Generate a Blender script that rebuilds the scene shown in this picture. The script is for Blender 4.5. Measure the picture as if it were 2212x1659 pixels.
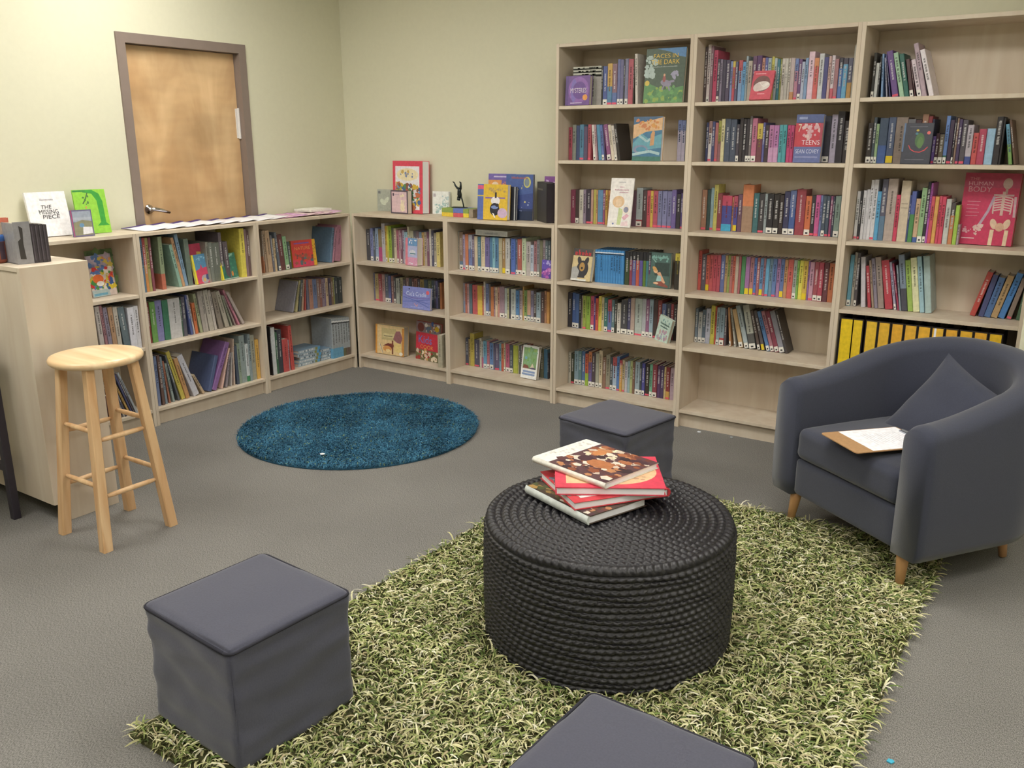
import bpy, math, random
import numpy as np
from mathutils import Matrix, Vector, noise

for _o in list(bpy.data.objects):
    bpy.data.objects.remove(_o, do_unlink=True)
SC = bpy.context.scene
COL = SC.collection
PI = math.pi
RA = math.radians

# ------------------------------------------------------------------ camera
cam_data = bpy.data.cameras.new('camera')
cam = bpy.data.objects.new('camera', cam_data)
COL.objects.link(cam)
cam_data.sensor_fit = 'HORIZONTAL'
cam_data.sensor_width = 36.0
cam_data.lens = 36.0 * 1890.93 / 2212.0
cam_data.clip_start = 0.02
_R = Matrix(((0.82825973, 0.56033957, -0.00232171),
             (0.14791744, -0.22263517, -0.96361507),
             (-0.54046855, 0.79778014, -0.26728374)))
_M = Matrix((_R[0], -_R[1], -_R[2])).transposed().to_4x4()
_M.translation = Vector((4.26917, -4.35800, 1.53768))
cam.matrix_world = _M
SC.camera = cam

# ------------------------------------------------------------------ world, exposure
w = bpy.data.worlds.new('world')
SC.world = w
w.use_nodes = True
w.node_tree.nodes['Background'].inputs[0].default_value = (0.8, 0.85, 1, 1)
w.node_tree.nodes['Background'].inputs[1].default_value = 0.02
SC.view_settings.view_transform = 'Standard'
SC.view_settings.look = 'None'
SC.view_settings.exposure = 0.0
SC.view_settings.gamma = 1.0
SC.view_settings.use_curve_mapping = False
SC.cycles.max_bounces = 8
SC.cycles.diffuse_bounces = 5
SC.cycles.glossy_bounces = 3
SC.cycles.transmission_bounces = 4
SC.cycles.sample_clamp_indirect = 4.0
SC.cycles.use_denoising = True
CEIL = 2.75
LIGHT_W = 16.5          # emission of the ceiling diffusers
TROFFERS = [(0.75, -1.55), (0.75, -3.6), (3.1, -1.75), (3.1, -4.4), (5.2, -2.2), (5.2, -4.8)]

# ------------------------------------------------------------------ colour helpers
def lin(c):
    return tuple((v / 12.92 if v <= 0.04045 else ((v + 0.055) / 1.055) ** 2.4) for v in c)
def hx(s):
    return lin(tuple(int(s[i:i + 2], 16) / 255 for i in (0, 2, 4)))
def C3(c):
    return hx(c) if isinstance(c, str) else c

# ------------------------------------------------------------------ materials
MATS = {}
def new_mat(name):
    m = bpy.data.materials.new(name)
    m.use_nodes = True
    n = m.node_tree.nodes
    b = n['Principled BSDF']
    return m, n, m.node_tree.links, b
def plain(name, col, rough=0.6, metal=0.0, var=0.06, scale=30, bump=0.0, spec=0.4):
    if name in MATS: return MATS[name]
    m, n, l, b = new_mat(name)
    c = C3(col)
    tc = n.new('ShaderNodeTexCoord'); nz = n.new('ShaderNodeTexNoise')
    nz.inputs['Scale'].default_value = scale; nz.inputs['Detail'].default_value = 3
    l.new(tc.outputs['Object'], nz.inputs['Vector'])
    r = n.new('ShaderNodeValToRGB')
    r.color_ramp.elements[0].position = .3; r.color_ramp.elements[1].position = .7
    r.color_ramp.elements[0].color = (*[v * (1 - var) for v in c], 1)
    r.color_ramp.elements[1].color = (*[min(1, v * (1 + var)) for v in c], 1)
    l.new(nz.outputs['Fac'], r.inputs['Fac']); l.new(r.outputs['Color'], b.inputs['Base Color'])
    b.inputs['Roughness'].default_value = rough; b.inputs['Metallic'].default_value = metal
    b.inputs['Specular IOR Level'].default_value = spec
    if bump:
        bp = n.new('ShaderNodeBump'); bp.inputs['Strength'].default_value = bump; bp.inputs['Distance'].default_value = .002
        l.new(nz.outputs['Fac'], bp.inputs['Height']); l.new(bp.outputs['Normal'], b.inputs['Normal'])
    MATS[name] = m
    return m
def attr_mat(name, rough, spec=0.5, var=0.10, scale=60, sheen=0.0):
    m, n, l, b = new_mat(name)
    a = n.new('ShaderNodeAttribute'); a.attribute_name = 'Col'
    tc = n.new('ShaderNodeTexCoord'); nz = n.new('ShaderNodeTexNoise'); nz.inputs['Scale'].default_value = scale
    l.new(tc.outputs['Object'], nz.inputs['Vector'])
    mr = n.new('ShaderNodeMapRange'); mr.inputs['From Min'].default_value = .3; mr.inputs['From Max'].default_value = .7
    mr.inputs['To Min'].default_value = 1 - var; mr.inputs['To Max'].default_value = 1 + var
    l.new(nz.outputs['Fac'], mr.inputs['Value'])
    mx = n.new('ShaderNodeVectorMath'); mx.operation = 'SCALE'
    l.new(a.outputs['Color'], mx.inputs[0]); l.new(mr.outputs['Result'], mx.inputs['Scale'])
    l.new(mx.outputs['Vector'], b.inputs['Base Color'])
    b.inputs['Roughness'].default_value = rough; b.inputs['Specular IOR Level'].default_value = spec
    MATS[name] = m
    return m
attr_mat('print', .42)
attr_mat('matte_print', .75, .3)
attr_mat('fibre', .8, .25, .12, 9)
def wood(name, c0, c1, rough, stretch, scale, spec=.45, rings=0.0):
    m, n, l, b = new_mat(name)
    tc = n.new('ShaderNodeTexCoord'); mp = n.new('ShaderNodeMapping'); mp.inputs['Scale'].default_value = stretch
    l.new(tc.outputs['Object'], mp.inputs['Vector'])
    nz = n.new('ShaderNodeTexNoise'); nz.inputs['Scale'].default_value = scale; nz.inputs['Detail'].default_value = 6
    nz.inputs['Distortion'].default_value = .6
    l.new(mp.outputs['Vector'], nz.inputs['Vector'])
    r = n.new('ShaderNodeValToRGB'); r.color_ramp.elements[0].position = .32; r.color_ramp.elements[1].position = .68
    r.color_ramp.elements[0].color = (*C3(c0), 1); r.color_ramp.elements[1].color = (*C3(c1), 1)
    l.new(nz.outputs['Fac'], r.inputs['Fac'])
    out = r.outputs['Color']
    if rings:
        wv = n.new('ShaderNodeTexNoise'); wv.inputs['Scale'].default_value = rings; wv.inputs['Detail'].default_value = 2
        mp2 = n.new('ShaderNodeMapping'); mp2.inputs['Scale'].default_value = (1, .5, 1.4)
        l.new(tc.outputs['Object'], mp2.inputs['Vector']); l.new(mp2.outputs['Vector'], wv.inputs['Vector'])
        mr = n.new('ShaderNodeMapRange'); mr.inputs['From Min'].default_value = .3; mr.inputs['From Max'].default_value = .7
        mr.inputs['To Min'].default_value = .84; mr.inputs['To Max'].default_value = 1.14
        l.new(wv.outputs['Fac'], mr.inputs['Value'])
        v = n.new('ShaderNodeVectorMath'); v.operation = 'SCALE'
        l.new(out, v.inputs[0]); l.new(mr.outputs['Result'], v.inputs['Scale']); out = v.outputs['Vector']
    l.new(out, b.inputs['Base Color'])
    b.inputs['Roughness'].default_value = rough; b.inputs['Specular IOR Level'].default_value = spec
    MATS[name] = m
    return m
wood('birch', 'c8b8a4', 'd4c8b6', .5, (1, 1, .12), 14)
wood('pine', 'cfa274', 'e6c499', .35, (1, 1, .08), 26)
wood('pine_seat', 'dcb98c', 'f2dcb6', .28, (.12, 1, 1), 18)
wood('door_veneer', 'bf9a70', 'd8b78c', .22, (1, 1, .35), 5, .6, 6)
wood('beech', 'b98a5e', 'cc9f72', .4, (1, 1, .1), 20)
plain('wall_paint', 'd6d4bd', .75, 0, .012, 40, .05)
plain('ceiling_tile', 'e4e2da', .9, 0, .05, 80, .1)
plain('frame_paint', '85776f', .5, 0, .03, 20)
plain('black_vinyl', '2b2628', .5, 0, .1, 20)
plain('alu', 'b8bcc4', .3, .9, .03, 20)
plain('chrome', 'd8d8dc', .15, 1.0, .02, 20)
plain('white_metal', 'd9d5d2', .4, 0, .03, 20)
plain('dark_metal', '3a363f', .45, .2, .08, 20)
plain('paper', 'e4ddce', .8, 0, .03, 60)
plain('white_paper', 'f0f0f6', .75, 0, .01, 60)
plain('sticker', 'dedcd6', .5, 0, .02, 60)
plain('pink_sticker', 'd85a70', .5, 0, .03, 60)
plain('yellow_sticker', 'd8c030', .5, 0, .03, 60)
plain('bronze', '2c3232', .4, .5, .1, 30)
plain('hardboard', 'b08a62', .6, 0, .08, 90)
plain('seam_cloth', '2c2c36', .9, 0, .1, 60)
plain('rug_base', '4a4a2c', .95, 0, .2, 40)
plain('blue_rug_base', '234c62', .95, 0, .2, 40)
def cloth(name, col, var, scale, bump):
    m = plain(name, col, .92, 0, var, scale, bump, .15)
    b = m.node_tree.nodes['Principled BSDF']
    b.inputs['Sheen Weight'].default_value = .25; b.inputs['Sheen Roughness'].default_value = .5
    return m
cloth('charcoal_cloth', '4e4f5d', .07, 220, .15)
cloth('armchair_cloth', '3e414f', .07, 240, .15)
def carpet():
    m, n, l, b = new_mat('carpet')
    tc = n.new('ShaderNodeTexCoord')
    n1 = n.new('ShaderNodeTexNoise'); n1.inputs['Scale'].default_value = 420; n1.inputs['Detail'].default_value = 2
    n2 = n.new('ShaderNodeTexNoise'); n2.inputs['Scale'].default_value = 2.2; n2.inputs['Detail'].default_value = 3
    mp = n.new('ShaderNodeMapping'); mp.inputs['Scale'].default_value = (1, .45, 1); mp.inputs['Rotation'].default_value = (0, 0, .5)
    l.new(tc.outputs['Object'], mp.inputs['Vector']); l.new(mp.outputs['Vector'], n1.inputs['Vector']); l.new(tc.outputs['Object'], n2.inputs['Vector'])
    r = n.new('ShaderNodeValToRGB'); r.color_ramp.elements[0].position = .33; r.color_ramp.elements[1].position = .67
    r.color_ramp.elements[0].color = (*hx('5e5c59'), 1); r.color_ramp.elements[1].color = (*hx('918f8b'), 1)
    l.new(n1.outputs['Fac'], r.inputs['Fac'])
    mr = n.new('ShaderNodeMapRange'); mr.inputs['From Min'].default_value = .3; mr.inputs['From Max'].default_value = .7
    mr.inputs['To Min'].default_value = .93; mr.inputs['To Max'].default_value = 1.06
    l.new(n2.outputs['Fac'], mr.inputs['Value'])
    v = n.new('ShaderNodeVectorMath'); v.operation = 'SCALE'
    l.new(r.outputs['Color'], v.inputs[0]); l.new(mr.outputs['Result'], v.inputs['Scale']); l.new(v.outputs['Vector'], b.inputs['Base Color'])
    b.inputs['Roughness'].default_value = .95; b.inputs['Specular IOR Level'].default_value = .1
    bp = n.new('ShaderNodeBump'); bp.inputs['Strength'].default_value = .3; bp.inputs['Distance'].default_value = .003
    l.new(n1.outputs['Fac'], bp.inputs['Height']); l.new(bp.outputs['Normal'], b.inputs['Normal'])
    MATS['carpet'] = m
carpet()
def pages():
    m, n, l, b = new_mat('pages')
    tc = n.new('ShaderNodeTexCoord'); wv = n.new('ShaderNodeTexWave'); wv.bands_direction = 'X'
    wv.inputs['Scale'].default_value = 500; wv.inputs['Distortion'].default_value = .5
    l.new(tc.outputs['Object'], wv.inputs['Vector'])
    r = n.new('ShaderNodeValToRGB'); r.color_ramp.elements[0].color = (*hx('b9b0a0'), 1); r.color_ramp.elements[1].color = (*hx('ddd6c8'), 1)
    l.new(wv.outputs['Fac'], r.inputs['Fac']); l.new(r.outputs['Color'], b.inputs['Base Color'])
    b.inputs['Roughness'].default_value = .85
    MATS['pages'] = m
pages()
def straw():
    m, n, l, b = new_mat('black_straw')
    tc = n.new('ShaderNodeTexCoord'); nz = n.new('ShaderNodeTexNoise'); nz.inputs['Scale'].default_value = 140; nz.inputs['Detail'].default_value = 3
    l.new(tc.outputs['Object'], nz.inputs['Vector'])
    r = n.new('ShaderNodeValToRGB'); r.color_ramp.elements[0].position = .35; r.color_ramp.elements[1].position = .72
    r.color_ramp.elements[0].color = (*hx('141316'), 1); r.color_ramp.elements[1].color = (*hx('29282e'), 1)
    l.new(nz.outputs['Fac'], r.inputs['Fac']); l.new(r.outputs['Color'], b.inputs['Base Color'])
    bp = n.new('ShaderNodeBump'); bp.inputs['Strength'].default_value = .5; bp.inputs['Distance'].default_value = .002
    l.new(nz.outputs['Fac'], bp.inputs['Height']); l.new(bp.outputs['Normal'], b.inputs['Normal'])
    b.inputs['Roughness'].default_value = .42; b.inputs['Specular IOR Level'].default_value = .5
    MATS['black_straw'] = m
straw()
def glow():
    m, n, l, b = new_mat('diffuser')
    b.inputs['Base Color'].default_value = (.9, .9, .9, 1)
    b.inputs['Emission Color'].default_value = (1.0, .965, .90, 1); b.inputs['Emission Strength'].default_value = LIGHT_W
    MATS['diffuser'] = m
glow()

# ------------------------------------------------------------------ mesh builder
class MB:
    def __init__(s):
        s.v = []; s.f = []; s.c = []
    def add(s, vs, fs, col, M=None):
        o = len(s.v); c = C3(col)
        s.v += [tuple(M @ Vector(p)) for p in vs] if M is not None else [tuple(p) for p in vs]
        for f in fs:
            s.f.append([o + i for i in f]); s.c.append(c)
        return s
    def box(s, x0, y0, z0, x1, y1, z1, col='ffffff', M=None):
        return s.add([(x0, y0, z0), (x1, y0, z0), (x1, y1, z0), (x0, y1, z0), (x0, y0, z1), (x1, y0, z1), (x1, y1, z1), (x0, y1, z1)],
                     [(0, 3, 2, 1), (4, 5, 6, 7), (0, 1, 5, 4), (1, 2, 6, 5), (2, 3, 7, 6), (3, 0, 4, 7)], col, M)
    def prism(s, poly, z0, z1, col='ffffff', M=None):     # poly in xy, extruded along z
        n = len(poly)
        vs = [(x, y, z0) for x, y in poly] + [(x, y, z1) for x, y in poly]
        fs = [tuple(range(n))[::-1], tuple(range(n, 2 * n))] + [(i, (i + 1) % n, n + (i + 1) % n, n + i) for i in range(n)]
        return s.add(vs, fs, col, M)
    def lathe(s, prof, n=32, col='ffffff', M=None):        # prof [(r,z)] bottom to top, closed by caps
        vs = []; fs = []
        for r, z in prof:
            vs += [(r * math.cos(2 * PI * k / n), r * math.sin(2 * PI * k / n), z) for k in range(n)]
        for i in range(len(prof) - 1):
            for k in range(n):
                a = i * n + k; b = i * n + (k + 1) % n
                fs.append((a, b, b + n, a + n))
        fs.append(tuple(range(n))[::-1]); fs.append(tuple(range((len(prof) - 1) * n, len(prof) * n)))
        return s.add(vs, fs, col, M)
    def tube(s, pts, rad, n=8, col='ffffff', M=None):
        P = [Vector(p) for p in pts]; R = rad if isinstance(rad, (list, tuple)) else [rad] * len(P)
        vs = []; fs = []; up = Vector((0.13, .31, .94))
        for i, p in enumerate(P):
            t = (P[min(i + 1, len(P) - 1)] - P[max(i - 1, 0)]).normalized()
            a = t.cross(up)
            if a.length < 1e-4: a = t.cross(Vector((1, 0, 0)))
            a.normalize(); b = t.cross(a)
            vs += [p + (a * math.cos(2 * PI * k / n) + b * math.sin(2 * PI * k / n)) * R[i] for k in range(n)]
        for i in range(len(P) - 1):
            for k in range(n):
                q = i * n + k; r2 = i * n + (k + 1) % n
                fs.append((q, r2, r2 + n, q + n))
        fs.append(tuple(range(n))[::-1]); fs.append(tuple(range((len(P) - 1) * n, len(P) * n)))
        return s.add(vs, fs, col, M)
    def build(s, name, mat, parent=None, M=None, smooth=False):
        me = bpy.data.meshes.new(name)
        me.from_pydata(s.v, [], s.f)
        ca = me.color_attributes.new('Col', 'FLOAT_COLOR', 'CORNER')
        arr = np.empty((sum(len(f) for f in s.f), 4), np.float32); k = 0
        for f, c in zip(s.f, s.c):
            arr[k:k + len(f)] = (*c, 1); k += len(f)
        ca.data.foreach_set('color', arr.ravel())
        me.materials.append(MATS[mat])
        if smooth: me.polygons.foreach_set('use_smooth', [True] * len(me.polygons))
        me.update()
        return link(name, me, parent, M)
def link(name, me, parent=None, M=None):
    o = bpy.data.objects.new(name, me)
    COL.objects.link(o)
    if parent is not None: o.parent = parent
    if M is not None: o.matrix_basis = M
    return o
def bevel(o, wd, seg=2, ang=40):
    m = o.modifiers.new('edge', 'BEVEL'); m.width = wd; m.segments = seg; m.limit_method = 'ANGLE'; m.angle_limit = RA(ang)
    return o
def thing(name, label, cat, M=None, group=None):
    return tag(link(name, None, None, M), label, cat, group)
def tag(o, label, cat, group=None):
    while len(label.split()) > 16 and ' the ' in label:
        i = label.rindex(' the '); label = label[:i] + label[i + 4:]
    o['label'] = label; o['category'] = cat
    if group: o['group'] = group
    return o
def struct(o):
    o['kind'] = 'structure'
    return o
def TR(x, y, z): return Matrix.Translation((x, y, z))
def RX(a): return Matrix.Rotation(RA(a), 4, 'X')
def RY(a): return Matrix.Rotation(RA(a), 4, 'Y')
def RZ(a): return Matrix.Rotation(RA(a), 4, 'Z')
FONT_CACHE = {}
def text_mesh(txt):
    if txt not in FONT_CACHE:
        cu = bpy.data.curves.new('lettering', 'FONT'); cu.body = txt; cu.align_x = 'CENTER'; cu.align_y = 'CENTER'
        cu.resolution_u = 3; cu.space_line = .85
        ob = bpy.data.objects.new('lettering', cu); COL.objects.link(ob)
        dg = bpy.context.evaluated_depsgraph_get(); dg.update()
        me = bpy.data.meshes.new_from_object(ob.evaluated_get(dg))
        co = np.array([v.co[:] for v in me.vertices]); fs = [tuple(p.vertices) for p in me.polygons]
        bpy.data.objects.remove(ob); bpy.data.curves.remove(cu); bpy.data.meshes.remove(me)
        lo, hi = co.min(0), co.max(0)
        FONT_CACHE[txt] = ((co - (lo + hi) / 2) / (hi - lo + 1e-6), fs)
    return FONT_CACHE[txt]
def lettering(parent, txt, cx, cz, wd, ht, col, y=-.0012, shear=0.0, rot=0.0):
    m = MB(); r = RA(rot); vs = []
    if txt[0] == '~':            # lettering too blurred in the photo to read: strokes only
        n = int(txt[1:]); rr = random.Random(n * 13 + int(cx * 1e4)); s = wd / n
        for i in range(n):
            x = cx - wd / 2 + s * (i + .15); hh = ht * rr.choice((.6, .62, 1, .95)) / 2; tw = s * .28
            for (a, b, c2, d2) in ((x, -ht / 2, x + tw, -ht / 2 + 2 * hh), (x + s * .42, -ht / 2, x + s * .42 + tw, -ht / 2 + ht * rr.uniform(.5, .65)), (x, -ht / 2 + ht * rr.uniform(0, .45), x + s * .6, 0)):
                b2, d3 = cz + b, (cz + d2 if d2 else cz + b + ht * .14)
                m.add([(a, y, b2), (c2, y, b2), (c2, y, d3), (a, y, d3)], [(0, 1, 2, 3)], col)
        return m.build('title_lettering', 'print', parent)
    co, fs = text_mesh(txt)
    for x, z, _ in co:
        X = x * wd + z * ht * shear; Z = z * ht
        vs.append((cx + X * math.cos(r) - Z * math.sin(r), y, cz + X * math.sin(r) + Z * math.cos(r)))
    m.add(vs, fs, col)
    return m.build('title_lettering', 'print', parent)

# ------------------------------------------------------------------ the room
YB, XL = .292, -.292      # back wall and left wall planes
m = MB(); m.box(-.5, -7.0, -.05, 6.4, .5, 0); struct(m.build('floor', 'carpet'))
m = MB(); m.box(-.5, -7.0, CEIL, 6.4, .5, CEIL + .1); struct(m.build('ceiling', 'ceiling_tile'))
m = MB(); m.box(XL, YB, 0, 6.4, YB + .12, CEIL); struct(m.build('wall_back', 'wall_paint'))
DY0, DY1, DZ = -1.405, -.543, 2.108        # outside of the door frame
m = MB()
m.box(XL - .12, -7, 0, XL, DY0, CEIL); m.box(XL - .12, DY1, 0, XL, YB + .12, CEIL); m.box(XL - .12, DY0, DZ, XL, DY1, CEIL)
m.box(XL - .16, DY0 - .2, 0, XL - .12, DY1 + .2, DZ + .2)
struct(m.build('wall_left', 'wall_paint'))
m = MB(); m.box(4.03, -.305, 0, 6.4, YB, CEIL); struct(m.build('wall_right', 'wall_paint'))
m = MB(); m.box(6.3, -7, 0, 6.4, -.305, CEIL); struct(m.build('wall_east', 'wall_paint'))
m = MB(); m.box(XL, -7.0, 0, 6.4, -6.9, CEIL); struct(m.build('wall_front', 'wall_paint'))
m = MB(); m.box(4.028, -.317, .012, 6.3, -.305, .108); struct(bevel(m.build('baseboard_right', 'black_vinyl'), .004))
m = MB(); m.box(4.05, -.335, 0, 6.3, -.318, .012); struct(m.build('trim_1', 'alu'))
door = link('door_1', None, None, TR(XL, 0, 0)); struct(door)
m = MB(); FW = .052
m.box(-.09, DY0, 0, .012, DY0 + FW, DZ - FW); m.box(-.09, DY1 - FW, 0, .012, DY1, DZ - FW); m.box(-.09, DY0, DZ - FW, .012, DY1, DZ)
m.box(-.09, DY0 + FW, 0, -.078, DY0 + FW + .016, DZ - FW); m.box(-.09, DY1 - FW - .016, 0, -.078, DY1 - FW, DZ - FW)
m.box(-.09, DY0 + FW, DZ - FW - .016, -.078, DY1 - FW, DZ - FW)
m.build('door_frame', 'frame_paint', door)
m = MB(); m.box(-.082, DY0 + FW + .003, .005, -.042, DY1 - FW - .003, DZ - FW - .003)
m.build('door_leaf', 'door_veneer', door)
h = MB(); hy = DY0 + FW + .065
h.lathe([(.026, 0), (.028, .004), (.026, .010), (.012, .014), (.011, .045)], 24, 'ffffff', TR(-.042, hy, 1.165) @ RY(90))
h.tube([(-.002, hy - .01, 1.168), (.004, hy + .01, 1.167), (.006, hy + .05, 1.158), (.004, hy + .105, 1.142)], [.011, .012, .011, .008], 12)
h.build('door_handle', 'chrome', door, None, True)
h = MB(); h.box(-.052, DY1 - FW - .022, 1.560, -.036, DY1 - FW - .001, 1.735); h.tube([(-.032, DY1 - FW - .006, 1.556), (-.032, DY1 - FW - .006, 1.739)], .0075, 10)
h.build('door_hinge', 'white_metal', door)
for i, (lx, ly) in enumerate(TROFFERS):
    t = thing('ceiling_light', 'recessed fluorescent panel in the ceiling', 'light', TR(lx, ly, CEIL), 'ceiling light panels')
    m = MB()
    for a in ((-.61, -.31, .61, -.285), (-.61, .285, .61, .31), (-.61, -.285, -.585, .285), (.585, -.285, .61, .285)): m.box(a[0], a[1], -.014, a[2], a[3], -.001)
    m.build('light_frame', 'white_metal', t)
    m = MB(); m.box(-.585, -.285, -.010, .585, .285, -.004); m.build('diffuser', 'diffuser', t)

# ------------------------------------------------------------------ bookcases
ZL = [.746, .455, .098]; ZT = [1.725, 1.433, 1.075, .748, .455, .101]
CASE = {'C1': ('b', .012, ZL, 1.071), 'C2': ('b', .812, ZL, 1.071), 'C3': ('b', 1.6146, ZT, 2.048), 'C4': ('b', 2.4150, ZT, 2.048), 'C5': ('b', 3.2154, ZT, 2.048),
        'L3': ('l', -.802, ZL, 1.071), 'L2': ('l', -1.603, ZL, 1.071), 'L1': ('l', -2.404, ZL, 1.071)}
PHR = {'C1': 'low case right of the corner', 'C2': 'low case beside the tall cases', 'C3': 'tall case nearest the corner', 'C4': 'middle tall case', 'C5': 'tall case behind armchair',
       'L3': 'low case left of the corner', 'L2': 'low case below the door', 'L1': 'low case behind the stool'}
CASELAB = {'C1': 'low birch bookcase right of the corner with two large books on its bottom shelf',
           'C2': 'low birch bookcase beside the tall ones, yellow book on its top',
           'C3': 'tall birch bookcase next to the low row, packed on all six shelves',
           'C4': 'middle tall birch bookcase with an empty bottom shelf',
           'C5': 'tall birch bookcase behind the armchair with yellow magazine files inside',
           'L3': 'low birch bookcase left of the corner with pink leaflets on top',
           'L2': 'low birch bookcase below the door with purple headed leaflets on top',
           'L1': 'low birch bookcase behind the stool, white and green picture books on top'}
def frame(case):
    k, o = CASE[case][:2]
    return TR(o, 0, 0) if k == 'b' else TR(0, o, 0) @ RZ(90)
def side_profile(x, H):
    # side board with the notch for a baseboard at its lower back corner
    p = [(0, 0), (.238, 0), (.238, .085), (.28, .085), (.28, H), (0, H)]
    return p
def bookcase(M, zs, H, label, W=.8):
    t = thing('bookcase', label, 'bookcase', M, 'birch bookcases')
    T = .018
    for x in (0, W - T):
        m = MB(); n = 6; p = side_profile(x, H)
        m.add([(x, a, b) for a, b in p] + [(x + T, a, b) for a, b in p],
              [(0, 1, 2, 3, 4, 5), (11, 10, 9, 8, 7, 6)] + [(i, i + 6, (i + 1) % 6 + 6, (i + 1) % 6) for i in range(6)], 'ffffff')
        bevel(m.build('side_panel', 'birch', t), .001, 1)
    m = MB(); m.box(T, .001, H - .018, W - T, .28, H); bevel(m.build('top_panel', 'birch', t), .001, 1)
    for z in zs:
        m = MB(); m.box(T + .0005, .003, z - T, W - T - .0005, .268, z); bevel(m.build('shelf', 'birch', t), .001, 1)
    m = MB(); m.box(T, .2685, .080, W - T, .2745, H - .018); m.build('back_panel', 'birch', t)
    m = MB(); m.box(T, .030, 0, W - T, .046, zs[-1] - T); m.build('plinth', 'birch', t)
    return t
for k in CASE:
    bookcase(frame(k), CASE[k][2], CASE[k][3], CASELAB[k])
bookcase(TR(.812, -2.357, 0) @ RZ(180), ZL, 1.071, 'low birch bookcase turned with its back and plain end panel beside the stool')

# ------------------------------------------------------------------ books on the shelves
ORD = ('first second third fourth fifth sixth seventh eighth ninth tenth eleventh twelfth thirteenth fourteenth fifteenth sixteenth seventeenth eighteenth '
       'nineteenth twentieth').split()
def ordinal(n):
    if n <= 20: return ORD[n - 1]
    t, u = divmod(n, 10)
    return {2: 'twentieth', 3: 'thirtieth', 4: 'fortieth'}[t] if u == 0 else {2: 'twenty', 3: 'thirty', 4: 'forty'}[t] + '-' + ORD[u - 1]
SHELF = {3: ['top', 'middle', 'bottom'], 6: ['top', 'second', 'third', 'fourth', 'fifth', 'bottom']}
def colour_name(s):
    import colorsys
    r, g, b = (int(s[i:i + 2], 16) / 255 for i in (0, 2, 4))
    h, sa, v = colorsys.rgb_to_hsv(r, g, b); h *= 360
    if sa < .13:
        return 'black' if v < .27 else 'charcoal' if v < .42 else 'grey' if v < .62 else 'pale grey' if v < .74 else 'white'
    if v < .26: return 'black'
    dk = 'dark ' if v < .42 else 'pale ' if sa < .3 and v > .62 else ''
    if h < 12 or h > 345: nm = 'red' if sa > .38 else 'maroon' if v < .5 else 'pink'
    elif h < 42: nm = ('orange' if sa > .45 and v > .6 else 'brown' if v < .6 else 'beige')
    elif h < 66: nm = 'yellow' if sa > .4 and v > .58 else 'olive' if v < .62 else 'cream'
    elif h < 95: nm = 'lime' if sa > .5 else 'olive'
    elif h < 165: nm = 'green'
    elif h < 196: nm = 'teal'
    elif h < 233: nm = 'blue'
    elif h < 262: nm = 'violet'
    elif h < 300: nm = 'purple'
    else: nm = 'pink' if v > .6 else 'plum'
    if nm in ('cream', 'beige', 'pink', 'maroon', 'plum') and dk == 'pale ': dk = ''
    return (dk + nm).strip()
def boost(c, k=1.0):
    g = sum(c) / 3
    return tuple(min(.9, (v * .86 + g * .14) * k) for v in c)
def book(name, M, wd, h, d, col, col2, frac, flags, rng):
    wd = wd - .0006; t = min(.0018, wd * .16); ch = min(.0022, wd * .22)
    a = boost(hx(col)); b2 = boost(hx(col2)) if col2 else None
    poly = [(0, d), (0, ch), (ch, 0), (wd - ch, 0), (wd, ch), (wd, d), (wd - t, d), (wd - t, t + ch * .5), (t, t + ch * .5), (t, d)]
    m = MB()
    if b2:
        zc = h * frac; m.prism(poly, 0, zc, b2); m.prism(poly, zc, h, a)
    else: m.prism(poly, 0, h, a)
    # printed title on the spine
    lum = sum(a) / 3
    tc = tuple(min(.9, v * .55 + .36) for v in a) if lum < .2 else tuple(v * .35 for v in a)
    if rng.random() < .82 or 't' in flags:
        z = h * rng.uniform(.80, .92); zend = h * (rng.uniform(.30, .5))
        hw = min(.0042, wd * .24) * (1.25 if 't' in flags else 1)
        while z > zend:
            ln = rng.uniform(.003, .011)
            m.add([(wd / 2 - hw, -.0003, z - ln), (wd / 2 + hw * rng.uniform(.5, 1), -.0003, z - ln), (wd / 2 + hw, -.0003, z), (wd / 2 - hw * rng.uniform(.5, 1), -.0003, z)], [(0, 1, 2, 3)], tc)
            z -= ln + rng.choice((.0015, .0015, .002, .007))
    if 'b' in flags:     # series bands
        for z0, z1, c in ((.90, .93, 'e4e6e8'), (.86, .885, '23262c')):
            m.box(0, -.0003, h * z0, wd, .0002, h * z1, c)
    if 'c' in flags:     # blue foot under a red head
        m.box(0, -.0003, 0, wd, .0002, h * .2, '4aa8d0')
    if 'd' in flags:
        for q in (.55, .62): m.box(wd * .15, -.0003, h * q, wd * .85, .0002, h * (q + .012), tuple(v * .5 for v in a))
    o = m.build(name, 'print', None, M)
    pg = MB(); pg.box(t, t + ch * .5, .003, wd - t, d - .003, h - .003); pg.build('page_block', 'pages', o)
    if wd > .008:
        mat = 'sticker' if 'w' in flags else 'pink_sticker' if 'k' in flags else 'yellow_sticker' if 'y' in flags else None
        if mat:
            top = .030 if 'w' in flags else .013 if 'k' in flags else .034
            s = MB(); s.box(ch * .5, -.0005, .003, wd - ch * .5, .0003, top)
            if 'w' in flags:
                s2 = MB(); s2.box(wd * .3, -.0009, .009, wd * .7, -.0004, .017, '33343a')
            st = s.build('spine_sticker', mat, o)
            if 'w' in flags: s2.build('sticker_code', 'print', st)
    return o
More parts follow.
